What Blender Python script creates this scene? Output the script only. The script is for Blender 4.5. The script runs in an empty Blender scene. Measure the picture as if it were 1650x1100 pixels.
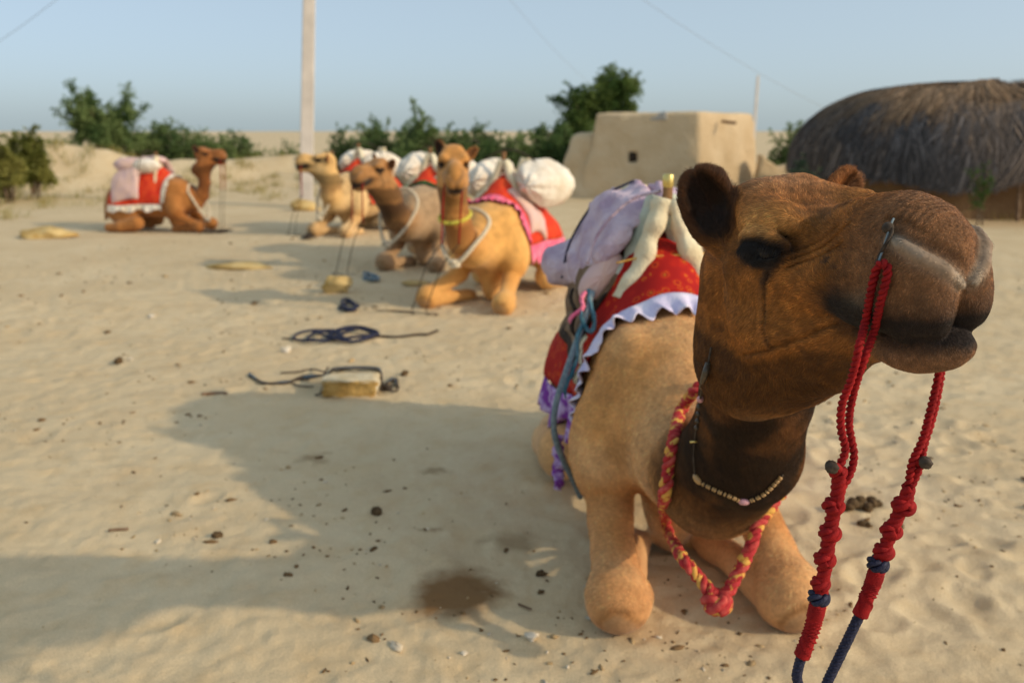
import bpy, bmesh, math, random
import numpy as np
from mathutils import Vector, Matrix

random.seed(7)
RNG = np.random.default_rng(11)
scn = bpy.context.scene
col = scn.collection
PI = math.pi

# ------------------------------------------------------------------ camera
H = 1.6
TILT = math.radians(14.35)
cam_d = bpy.data.cameras.new('camera')
cam = bpy.data.objects.new('camera', cam_d)
col.objects.link(cam)
cam.location = (0, 0, H)
cam.rotation_euler = (PI / 2 - TILT, 0, 0)
cam_d.sensor_width = 36.0
cam_d.lens = 29.0
cam_d.clip_start = 0.05
cam_d.clip_end = 3000
cam_d.dof.use_dof = True
cam_d.dof.focus_distance = 1.42
cam_d.dof.aperture_fstop = 3.2
scn.camera = cam

# ------------------------------------------------------------------ sky and sun
SUN_EL = math.radians(27)
SUN_AZ = (0.92, -0.39)            # horizontal direction towards the sun
sun_dir = Vector((SUN_AZ[0] * math.cos(SUN_EL), SUN_AZ[1] * math.cos(SUN_EL), math.sin(SUN_EL))).normalized()
w = bpy.data.worlds.new('World')
scn.world = w
w.use_nodes = True
nt = w.node_tree
nt.nodes.clear()
sky = nt.nodes.new('ShaderNodeTexSky')
sky.sky_type = 'NISHITA'
sky.sun_disc = False
sky.sun_elevation = SUN_EL
sky.sun_rotation = math.atan2(SUN_AZ[0], SUN_AZ[1])
sky.air_density = 0.5
sky.dust_density = 2.6
sky.ozone_density = 1.0
bg = nt.nodes.new('ShaderNodeBackground')
bg.inputs['Strength'].default_value = 0.065
haze_bg = nt.nodes.new('ShaderNodeBackground')          # even pale dust haze over the whole sky
haze_bg.inputs['Color'].default_value = (0.262, 0.318, 0.330, 1)
haze_bg.inputs['Strength'].default_value = 1.0
addw = nt.nodes.new('ShaderNodeAddShader')
wo = nt.nodes.new('ShaderNodeOutputWorld')
nt.links.new(sky.outputs[0], bg.inputs[0])
nt.links.new(bg.outputs[0], addw.inputs[0])
nt.links.new(haze_bg.outputs[0], addw.inputs[1])
nt.links.new(addw.outputs[0], wo.inputs[0])
sd = bpy.data.lights.new('sun', 'SUN')
sd.energy = 2.0
sd.angle = math.radians(1.2)
sd.color = (1.0, 0.80, 0.53)
sun = bpy.data.objects.new('sun', sd)
col.objects.link(sun)
sun.rotation_euler = (-sun_dir).to_track_quat('-Z', 'Y').to_euler()
sun.location = sun_dir * 60
vs = scn.view_settings
vs.view_transform = 'Standard'
vs.look = 'None'
vs.exposure = 0.36
vs.gamma = 1.0
vs.use_curve_mapping = False
scn.cycles.use_denoising = True
scn.cycles.max_bounces = 6
scn.cycles.diffuse_bounces = 3
scn.cycles.glossy_bounces = 2
scn.cycles.transparent_max_bounces = 8

# ------------------------------------------------------------------ helpers
F = 1650 * 29.0 / 36.0
CT, ST = math.cos(TILT), math.sin(TILT)


def at(px, py, y):
    """world point at forward distance y seen at photo pixel (px, py)"""
    a, b = (px - 825) / F, (550 - py) / F
    dy, dz = CT + b * ST, -ST + b * CT
    t = y / dy
    return Vector((a * t, y, H + dz * t))


def on_ground(px, py, z=0.0):
    a, b = (px - 825) / F, (550 - py) / F
    dy, dz = CT + b * ST, -ST + b * CT
    t = (z - H) / dz
    return Vector((a * t, dy * t, z))


def tag(o, label=None, cat=None, group=None, kind=None):
    if label: o['label'] = label
    if cat: o['category'] = cat
    if group: o['group'] = group
    if kind: o['kind'] = kind
    return o


def empty(name, loc=(0, 0, 0), rz=0.0, label=None, cat=None, group=None):
    o = bpy.data.objects.new(name, None)
    col.objects.link(o)
    o.location = loc
    o.rotation_euler = (0, 0, rz)
    o.empty_display_size = 0.1
    return tag(o, label, cat, group)


def mesh(name, V, Fc, mat=None, parent=None, smooth=True, cols=None, world=False):
    me = bpy.data.meshes.new(name)
    V = np.asarray(V, dtype=np.float32)
    Fc = np.asarray(Fc) if not isinstance(Fc, list) else Fc
    if isinstance(Fc, np.ndarray) and Fc.ndim == 2:
        n, k = Fc.shape
        me.vertices.add(len(V)); me.vertices.foreach_set('co', V.ravel())
        me.loops.add(n * k); me.loops.foreach_set('vertex_index', Fc.astype(np.int32).ravel())
        me.polygons.add(n)
        me.polygons.foreach_set('loop_start', np.arange(0, n * k, k, dtype=np.int32))
        me.update(calc_edges=True)
        me.validate()
    else:
        me.from_pydata(V.tolist(), [], Fc)
        me.update()
    if smooth:
        me.polygons.foreach_set('use_smooth', np.ones(len(me.polygons), dtype=bool))
    if cols is not None:
        at_ = me.color_attributes.new('Col', 'FLOAT_COLOR', 'POINT')
        c4 = np.ones((len(V), 4), dtype=np.float32); c4[:, :3] = np.clip(cols, 0, 1)
        at_.data.foreach_set('color', c4.ravel())
    o = bpy.data.objects.new(name, me)
    col.objects.link(o)
    if mat is not None: me.materials.append(mat)
    if parent is not None: o.parent = parent
    return o


# ---- noise
def _hash(ix, iy, iz, seed):
    h = (ix.astype(np.int64) * 374761393 + iy.astype(np.int64) * 668265263 + iz.astype(np.int64) * 2147483647 + seed * 974634777) & 0xFFFFFFFF
    h = ((h ^ (h >> 13)) * 1274126177) & 0xFFFFFFFF
    h = ((h ^ (h >> 15)) * 2246822519) & 0xFFFFFFFF
    return ((h ^ (h >> 16)) & 0xFFFFFF) / float(0xFFFFFF) * 2 - 1


def vnoise(p, freq=1.0, seed=0):
    p = np.asarray(p, dtype=np.float64) * freq
    i = np.floor(p); f = p - i
    i = i.astype(np.int64)
    u = f * f * f * (f * (f * 6 - 15) + 10)
    out = 0
    for dx in (0, 1):
        wx = u[..., 0] if dx else 1 - u[..., 0]
        for dy in (0, 1):
            wy = u[..., 1] if dy else 1 - u[..., 1]
            for dz in (0, 1):
                wz = u[..., 2] if dz else 1 - u[..., 2]
                out = out + wx * wy * wz * _hash(i[..., 0] + dx, i[..., 1] + dy, i[..., 2] + dz, seed)
    return out


def fbm(p, freq=1.0, oct=4, seed=0, gain=0.5):
    a, s = 1.0, 0.0
    for k in range(oct):
        s = s + a * vnoise(p, freq * 2 ** k, seed + k * 17)
        a *= gain
    return s


def sstep(a, b, x):
    t = np.clip((x - a) / (b - a), 0, 1)
    return t * t * (3 - 2 * t)


# ---- signed distance pieces (vectorised on points (n,3))
def smin(a, b, k):
    h = np.clip(0.5 + 0.5 * (b - a) / k, 0, 1)
    return b + (a - b) * h - k * h * (1 - h)


def smax(a, b, k):
    return -smin(-a, -b, k)


def rotm(yaw=0, pitch=0, roll=0):
    a, b, c = math.radians(yaw), math.radians(-pitch), math.radians(roll)
    Rz = np.array([[math.cos(a), -math.sin(a), 0], [math.sin(a), math.cos(a), 0], [0, 0, 1]])
    Ry = np.array([[math.cos(b), 0, math.sin(b)], [0, 1, 0], [-math.sin(b), 0, math.cos(b)]])
    Rx = np.array([[1, 0, 0], [0, math.cos(c), -math.sin(c)], [0, math.sin(c), math.cos(c)]])
    return Rz @ Ry @ Rx


def ell(p, c, r, R=None):
    q = p - np.asarray(c, dtype=p.dtype)
    if R is not None: q = q @ np.asarray(R, dtype=p.dtype)
    r = np.asarray(r, dtype=p.dtype)
    u = q / r
    k0 = np.sqrt(np.einsum('ij,ij->i', u, u)) + 1e-9
    u = u / r
    k1 = np.sqrt(np.einsum('ij,ij->i', u, u)) + 1e-9
    return k0 * (k0 - 1) / k1


def cone(p, a, b, ra, rb):
    a = np.asarray(a, dtype=p.dtype); b = np.asarray(b, dtype=p.dtype)
    ba = b - a
    pa = p - a
    h = np.clip((pa @ ba) / (ba @ ba), 0, 1)
    q = pa - h[..., None] * ba
    return np.sqrt(np.einsum('ij,ij->i', q, q)) - (ra + (rb - ra) * h)


def chain(p, pts, k=0.0):
    """pts: (x,y,z,r) list -> union of round cones"""
    d = None
    for A, B in zip(pts[:-1], pts[1:]):
        c = cone(p, A[:3], B[:3], A[3], B[3])
        d = c if d is None else (smin(d, c, k) if k else np.minimum(d, c))
    return d


def spline(pts, n):
    """Catmull-Rom through rows of pts (any width), n samples"""
    P = np.asarray(pts, dtype=float)
    P = np.vstack([2 * P[0] - P[1], P, 2 * P[-1] - P[-2]])
    m = len(P) - 3
    t = np.linspace(0, m - 1e-9, n)
    i = t.astype(int); f = (t - i)[:, None]
    p0, p1, p2, p3 = P[i], P[i + 1], P[i + 2], P[i + 3]
    return 0.5 * (2 * p1 + (p2 - p0) * f + (2 * p0 - 5 * p1 + 4 * p2 - p3) * f ** 2 + (3 * p1 - p0 - 3 * p2 + p3) * f ** 3)


def surface_nets(sdf, lo, hi, h):
    lo = np.asarray(lo, float); hi = np.asarray(hi, float)
    B = 6
    n = (np.ceil((hi - lo) / (h * B)).astype(int)) * B + 1
    nb = (n - 1) // B
    # coarse pass at block centres
    ax = [lo[k] + (np.arange(nb[k]) + 0.5) * h * B for k in range(3)]
    G = np.stack(np.meshgrid(*ax, indexing='ij'), -1).reshape(-1, 3)
    dc = sdf(G.astype(np.float32)).reshape(nb)
    lim = h * B * 0.9 + 2 * h
    D = np.repeat(np.repeat(np.repeat(np.where(dc < 0, -1.0, 1.0).astype(np.float32), B, 0), B, 1), B, 2)
    D = np.pad(D, ((0, 1), (0, 1), (0, 1)), mode='edge')
    act = np.argwhere(np.abs(dc) < lim * 1.35)
    o = np.stack(np.meshgrid(np.arange(B + 1), np.arange(B + 1), np.arange(B + 1), indexing='ij'), -1).reshape(-1, 3)
    for s in range(0, len(act), 1500):
        idx = (act[s:s + 1500, None, :] * B + o[None]).reshape(-1, 3)
        D[idx[:, 0], idx[:, 1], idx[:, 2]] = sdf((lo + idx * h).astype(np.float32))
    S = D < 0
    c = [S[i:S.shape[0] - 1 + i, j:S.shape[1] - 1 + j, k:S.shape[2] - 1 + k] for i in (0, 1) for j in (0, 1) for k in (0, 1)]
    cnt = sum(x.astype(np.int8) for x in c)
    cells = np.argwhere((cnt > 0) & (cnt < 8))
    vid = -np.ones(cnt.shape, dtype=np.int32)
    vid[cells[:, 0], cells[:, 1], cells[:, 2]] = np.arange(len(cells))
    V = np.zeros((len(cells), 3)); N = np.zeros(len(cells))
    cor = [(i, j, k) for i in (0, 1) for j in (0, 1) for k in (0, 1)]
    for ia, a in enumerate(cor):
        for b in cor[ia + 1:]:
            if sum(abs(x - y) for x, y in zip(a, b)) != 1: continue
            da = D[cells[:, 0] + a[0], cells[:, 1] + a[1], cells[:, 2] + a[2]]
            db = D[cells[:, 0] + b[0], cells[:, 1] + b[1], cells[:, 2] + b[2]]
            m = (da < 0) != (db < 0)
            t = np.where(m, da / np.where(m, da - db, 1), 0)
            P = np.asarray(a)[None] + t[:, None] * (np.asarray(b) - np.asarray(a))[None]
            V += P * m[:, None]; N += m
    V = lo + (cells + V / np.maximum(N, 1)[:, None]) * h
    Fs = []
    for d in range(3):
        u, v = (d + 1) % 3, (d + 2) % 3
        sl0 = [slice(None)] * 3; sl1 = [slice(None)] * 3
        sl0[d] = slice(0, -1); sl1[d] = slice(1, None)
        ch = S[tuple(sl0)] != S[tuple(sl1)]
        E = np.argwhere(ch)
        E = E[(E[:, u] > 0) & (E[:, v] > 0) & (E[:, u] < S.shape[u] - 1) & (E[:, v] < S.shape[v] - 1)]
        flip = S[E[:, 0], E[:, 1], E[:, 2]]
        def cid(du, dv):
            q = E.copy(); q[:, u] -= du; q[:, v] -= dv
            return vid[q[:, 0], q[:, 1], q[:, 2]]
        Q = np.stack([cid(1, 1), cid(0, 1), cid(0, 0), cid(1, 0)], 1)
        Q[~flip] = Q[~flip][:, ::-1]
        Fs.append(Q)
    Fq = np.concatenate(Fs)
    Fq = Fq[(Fq >= 0).all(1)]
    return V, Fq


def sgrad(sdf, P, e=1e-3):
    P = P.astype(np.float32); I = np.eye(3, dtype=np.float32)
    # tetrahedral differences: four samples instead of six
    K = np.array([(1, -1, -1), (-1, -1, 1), (-1, 1, -1), (1, 1, 1)], np.float32)
    g = 0; m = 0
    for k in K:
        d = sdf(P + k * np.float32(e)); g = g + d[:, None] * k; m = m + d
    return g / (4 * e), m / 4


def project(sdf, P, it=2, e=1e-3):
    for _ in range(it):
        g, d = sgrad(sdf, P, e)
        l = np.maximum((g ** 2).sum(-1), 0.05)
        P = P - np.clip(d / l, -0.02, 0.02)[:, None] * g
    return P


# ---- materials
def mat_new(name):
    m = bpy.data.materials.new(name)
    m.use_nodes = True
    return m, m.node_tree, m.node_tree.nodes['Principled BSDF']


def lnk(t, a, b): t.links.new(a, b)


def nnode(t, kind, **kw):
    n = t.nodes.new(kind)
    for k, v in kw.items():
        if k in n.inputs: n.inputs[k].default_value = v
        else: setattr(n, k, v)
    return n


def simple(name, c1, c2=None, scale=8.0, rough=0.8, bump=0.3, bscale=60.0, stretch=(1, 1, 1), spec=0.2, dist=0.01, detail=5.0, contrast=(0.35, 0.65), sheen=0.0):
    m, t, b = mat_new(name)
    tc = nnode(t, 'ShaderNodeTexCoord')
    mp = nnode(t, 'ShaderNodeMapping'); mp.inputs['Scale'].default_value = stretch
    lnk(t, tc.outputs['Object'], mp.inputs['Vector'])
    n = nnode(t, 'ShaderNodeTexNoise', Scale=scale, Detail=detail)
    lnk(t, mp.outputs[0], n.inputs['Vector'])
    r = nnode(t, 'ShaderNodeValToRGB')
    r.color_ramp.elements[0].position, r.color_ramp.elements[1].position = contrast
    r.color_ramp.elements[0].color = (*c1, 1); r.color_ramp.elements[1].color = (*(c2 or c1), 1)
    lnk(t, n.outputs[0], r.inputs[0]); lnk(t, r.outputs[0], b.inputs['Base Color'])
    b.inputs['Roughness'].default_value = rough
    b.inputs['Specular IOR Level'].default_value = spec
    if sheen: b.inputs['Sheen Weight'].default_value = sheen
    if bump:
        n2 = nnode(t, 'ShaderNodeTexNoise', Scale=bscale, Detail=4.0)
        lnk(t, mp.outputs[0], n2.inputs['Vector'])
        bp = nnode(t, 'ShaderNodeBump', Strength=bump, Distance=dist)
        lnk(t, n2.outputs[0], bp.inputs['Height']); lnk(t, bp.outputs[0], b.inputs['Normal'])
    return m


def vcol_mat(name, rough=0.75, bump=0.4, bscale=90.0, stretch=(1, 1, 1), dist=0.006, spec=0.15, var=0.25, sheen=0.0):
    m, t, b = mat_new(name)
    a = nnode(t, 'ShaderNodeVertexColor'); a.layer_name = 'Col'
    tc = nnode(t, 'ShaderNodeTexCoord')
    mp = nnode(t, 'ShaderNodeMapping'); mp.inputs['Scale'].default_value = stretch
    lnk(t, tc.outputs['Object'], mp.inputs['Vector'])
    n = nnode(t, 'ShaderNodeTexNoise', Scale=bscale, Detail=5.0)
    lnk(t, mp.outputs[0], n.inputs['Vector'])
    mr = nnode(t, 'ShaderNodeMapRange'); mr.inputs[1].default_value = 0.3; mr.inputs[2].default_value = 0.7
    mr.inputs[3].default_value = 1 - var; mr.inputs[4].default_value = 1 + var
    lnk(t, n.outputs[0], mr.inputs[0])
    mx = nnode(t, 'ShaderNodeVectorMath', operation='SCALE')
    lnk(t, a.outputs[0], mx.inputs[0]); lnk(t, mr.outputs[0], mx.inputs['Scale'])
    lnk(t, mx.outputs[0], b.inputs['Base Color'])
    b.inputs['Roughness'].default_value = rough
    b.inputs['Specular IOR Level'].default_value = spec
    if sheen: b.inputs['Sheen Weight'].default_value = sheen
    bp = nnode(t, 'ShaderNodeBump', Strength=bump, Distance=dist)
    lnk(t, n.outputs[0], bp.inputs['Height']); lnk(t, bp.outputs[0], b.inputs['Normal'])
    return m

# ------------------------------------------------------------------ ground
FOOT = []
_fr = np.random.default_rng(3)
for k in range(150):
    FOOT.append((_fr.uniform(-4.5, 4.5), _fr.uniform(1.7, 10.5), _fr.uniform(0.05, 0.10), _fr.uniform(0, PI), _fr.uniform(0.5, 1.0)))
for k in range(70):
    FOOT.append((_fr.uniform(0.9, 2.6), _fr.uniform(1.8, 4.5), _fr.uniform(0.05, 0.09), _fr.uniform(0, PI), _fr.uniform(0.6, 1.2)))
MOUNDS = [(-13.3, 24, 2.8, 1.2, 0.95), (-10.5, 26, 4.0, 1.6, 0.55), (-18, 25, 5.5, 2.0, 0.75), (-6.6, 27, 2.0, 1.0, 0.65), (-2.8, 27, 1.6, 1.0, 0.45),
          (1.9, 24.5, 1.8, 1.0, 0.35), (-21, 17, 4, 3, 0.35), (12, 19.5, 2.0, 0.6, 0.15), (-30, 62, 22, 7, 0.9)]


def ground_z(x, y, fine=True):
    x = np.asarray(x, float); y = np.asarray(y, float)
    p = np.stack([x, y, np.zeros_like(x)], -1)
    z = 0.02 * fbm(p, 0.35, 2, 5)
    r = np.hypot(x, y)
    z = z * sstep(0.5, 3, r)
    for mx, my, sx, sy, hh in MOUNDS:
        d = ((x - mx) / sx) ** 2 + ((y - my) / sy) ** 2
        z = z + hh * np.exp(-d) * (1 + 0.22 * vnoise(p, .8, 9) * (r < 40))
    z = z + 0.25 * fbm(p, 0.02, 2, 21) * sstep(20, 60, r)
    # gentle descent of the far plain so that the horizon stays low
    z = z - 0.008 * np.clip(r - 40, 0, 400)*0.35
    if fine:
        near = 1 - sstep(9, 16, r)
        pr = p.copy(); pr[..., 0] += 0.10 * vnoise(p, 1.3, 31); pr[..., 1] = pr[..., 1] * 1.5 + 0.10 * vnoise(p, 1.9, 33)
        z = z + near * (0.009 * fbm(pr, 2.1, 3, 41) + 0.0055 * vnoise(pr, 11, 43) + 0.0028 * vnoise(p, 27, 47))
        rdg = 1 - np.abs(vnoise(pr, 3.1, 51))
        z = z + near * 0.004 * sstep(0.6, 1.0, rdg)
        for fx, fy, fr, fa, fd in FOOT:
            m = (np.abs(x - fx) < 0.35) & (np.abs(y - fy) < 0.35)
            if not m.any(): continue
            dx, dy = x[m] - fx, y[m] - fy
            u = (dx * math.cos(fa) + dy * math.sin(fa)) / (fr * 1.5); v = (-dx * math.sin(fa) + dy * math.cos(fa)) / fr
            q = np.sqrt(u * u + v * v)
            z[m] += fd * (-0.010 * np.exp(-(q / 0.85) ** 4) + 0.0055 * np.exp(-((q - 1.25) / 0.32) ** 2))
    return z


def build_ground():
    rr = [0.05, 0.4, 0.8, 1.2, 1.5]
    r = 1.7
    while r < 9: rr.append(r); r *= 1.0052
    while r < 40: rr.append(r); r *= 1.014
    while r < 2500: rr.append(r); r *= 1.07
    rr = np.array(rr)
    fine = np.arange(-37, 37.01, 0.125)
    coarse = np.arange(39, 322, 3.0)
    ang = np.radians(90 - np.concatenate([fine, coarse]))
    Rr, A = np.meshgrid(rr, ang, indexing='ij')
    X, Y = Rr * np.cos(A), Rr * np.sin(A)
    Z = ground_z(X.ravel(), Y.ravel()).reshape(X.shape)
    # wallow hollows around the couched camels are pressed in
    V = np.stack([X, Y, Z], -1).reshape(-1, 3)
    n, m = X.shape
    i, j = np.meshgrid(np.arange(n - 1), np.arange(m), indexing='ij')
    j2 = (j + 1) % m
    Q = np.stack([i * m + j, i * m + j2, (i + 1) * m + j2, (i + 1) * m + j], -1).reshape(-1, 4)
    return V, Q


def sand_material():
    m, t, b = mat_new('sand')
    tc = nnode(t, 'ShaderNodeTexCoord')
    P = tc.outputs['Object']
    def noise(scale, detail=4.0, rough=0.55, vec=None):
        n = nnode(t, 'ShaderNodeTexNoise', Scale=scale, Detail=detail, Roughness=rough)
        lnk(t, vec or P, n.inputs['Vector']); return n.outputs[0]
    def ramp(src, p0, p1, c0, c1):
        r = nnode(t, 'ShaderNodeValToRGB')
        r.color_ramp.elements[0].position = p0; r.color_ramp.elements[1].position = p1
        r.color_ramp.elements[0].color = (*c0, 1); r.color_ramp.elements[1].color = (*c1, 1)
        lnk(t, src, r.inputs[0]); return r.outputs[0]
    def mix(fac, a, c):
        x = nnode(t, 'ShaderNodeMix', data_type='RGBA')
        if isinstance(fac, float): x.inputs[0].default_value = fac
        else: lnk(t, fac, x.inputs[0])
        for s, k in ((a, 6), (c, 7)):
            if isinstance(s, tuple): x.inputs[k].default_value = (*s, 1)
            else: lnk(t, s, x.inputs[k])
        return x.outputs[2]
    base = ramp(noise(0.9, 6), 0.3, 0.7, (0.57, 0.445, 0.275), (0.66, 0.54, 0.355))
    base = mix(ramp(noise(6.0, 6), 0.48, 0.75, (0, 0, 0), (0.7,) * 3), base, (0.56, 0.41, 0.23))
    base = mix(ramp(noise(2.3, 7, .65), 0.50, 0.72, (0, 0, 0), (0.55,) * 3), base, (0.52, 0.39, 0.235))
    # old dung crumbs and dry straw stains
    crumbs = ramp(noise(24, 3), 0.66, 0.76, (0, 0, 0), (0.85,) * 3)
    patch = ramp(noise(2.2, 3), 0.5, 0.68, (0, 0, 0), (1, 1, 1))
    ml = nnode(t, 'ShaderNodeMath', operation='MULTIPLY'); lnk(t, crumbs, ml.inputs[0]); lnk(t, patch, ml.inputs[1])
    base = mix(ml.outputs[0], base, (0.20, 0.125, 0.06))
    grit = ramp(noise(420, 2), 0.35, 0.65, (0.78,) * 3, (1.16,) * 3)
    mm = nnode(t, 'ShaderNodeMix', data_type='RGBA', blend_type='MULTIPLY'); mm.inputs[0].default_value = 1.0
    lnk(t, base, mm.inputs[6]); lnk(t, grit, mm.inputs[7])
    base = mm.outputs[2]
    # wet patch left on the sand
    def blot(cx, cy, rx, ry, edge, soft):
        mp = nnode(t, 'ShaderNodeMapping', vector_type='TEXTURE')
        mp.inputs['Location'].default_value = (cx, cy, 0); mp.inputs['Scale'].default_value = (rx, ry, 1)
        mp.inputs['Rotation'].default_value = (0, 0, -0.25)
        wv = nnode(t, 'ShaderNodeVectorMath', operation='ADD')
        nn = nnode(t, 'ShaderNodeTexNoise', Scale=9.0, Detail=4.0); lnk(t, P, nn.inputs['Vector'])
        sc = nnode(t, 'ShaderNodeVectorMath', operation='SCALE', Scale=edge)
        lnk(t, nn.outputs['Color'], sc.inputs[0]); lnk(t, P, wv.inputs[0]); lnk(t, sc.outputs[0], wv.inputs[1])
        sub = nnode(t, 'ShaderNodeVectorMath', operation='SUBTRACT'); sub.inputs[1].default_value = (edge / 2, edge / 2, edge / 2)
        lnk(t, wv.outputs[0], sub.inputs[0]); lnk(t, sub.outputs[0], mp.inputs[0])
        sp = nnode(t, 'ShaderNodeSeparateXYZ'); lnk(t, mp.outputs[0], sp.inputs[0])
        cb = nnode(t, 'ShaderNodeCombineXYZ'); lnk(t, sp.outputs[0], cb.inputs[0]); lnk(t, sp.outputs[1], cb.inputs[1])
        le = nnode(t, 'ShaderNodeVectorMath', operation='LENGTH'); lnk(t, cb.outputs[0], le.inputs[0])
        mr = nnode(t, 'ShaderNodeMapRange'); mr.inputs[1].default_value = 1.0; mr.inputs[2].default_value = soft; mr.inputs[3].default_value = 0; mr.inputs[4].default_value = 1
        lnk(t, le.outputs['Value'], mr.inputs[0]); return mr.outputs[0]
    wp = on_ground(735, 955)
    wet = blot(wp.x, wp.y, 0.20, 0.23, 0.20, 0.45)
    base = mix(wet, base, (0.22, 0.125, 0.055))
    for qx, qy, rx, ry in ((505, 735, .10, .10), (700, 760, .10, .05), (820, 870, .13, .09), (690, 855, .07, .035), (395, 425, .5, .15)):
        q = on_ground(qx, qy)
        bl = blot(q.x, q.y, rx, ry, 0.22, 0.3)
        mlt = nnode(t, 'ShaderNodeMath', operation='MULTIPLY'); mlt.inputs[1].default_value = 0.6; lnk(t, bl, mlt.inputs[0])
        base = mix(mlt.outputs[0], base, (0.24, 0.155, 0.075))
    for qx, qy, rx, ry in ((11.0, 13.8, 5.0, 1.3), (-14.0, 20.0, 7.0, 3.0)):
        bl = blot(qx, qy, rx, ry, 0.9, 0.2)
        mlt = nnode(t, 'ShaderNodeMath', operation='MULTIPLY'); mlt.inputs[1].default_value = 0.7; lnk(t, bl, mlt.inputs[0])
        base = mix(mlt.outputs[0], base, (0.42, 0.26, 0.12) if qx > 0 else (0.50, 0.37, 0.17))
    # far plain is drier and yellower
    lnk(t, base, b.inputs['Base Color'])
    b.inputs['Roughness'].default_value = 0.95
    b.inputs['Specular IOR Level'].default_value = 0.1
    n1 = noise(55, 6, 0.7); n2 = noise(300, 3, 0.6)
    ad = nnode(t, 'ShaderNodeMath', operation='MULTIPLY_ADD'); ad.inputs[1].default_value = 0.25
    lnk(t, n2, ad.inputs[0]); lnk(t, n1, ad.inputs[2])
    bp = nnode(t, 'ShaderNodeBump', Strength=0.55, Distance=0.012)
    lnk(t, ad.outputs[0], bp.inputs['Height']); lnk(t, bp.outputs[0], b.inputs['Normal'])
    return m


gv, gq = build_ground()
ground = mesh('ground', gv, gq, sand_material())
tag(ground, 'pale trampled desert sand', None, None, 'structure')

# ------------------------------------------------------------------ camels
def seg2(x, z, pts):
    """distance in the (x,z) side plane to a polyline"""
    d = np.full(x.shape, 9.0)
    for (ax, az), (bx, bz) in zip(pts[:-1], pts[1:]):
        vx, vz = bx - ax, bz - az
        h = np.clip(((x - ax) * vx + (z - az) * vz) / (vx * vx + vz * vz), 0, 1)
        d = np.minimum(d, np.hypot(x - ax - h * vx, z - az - h * vz))
    return d


EAR_R = None


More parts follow.
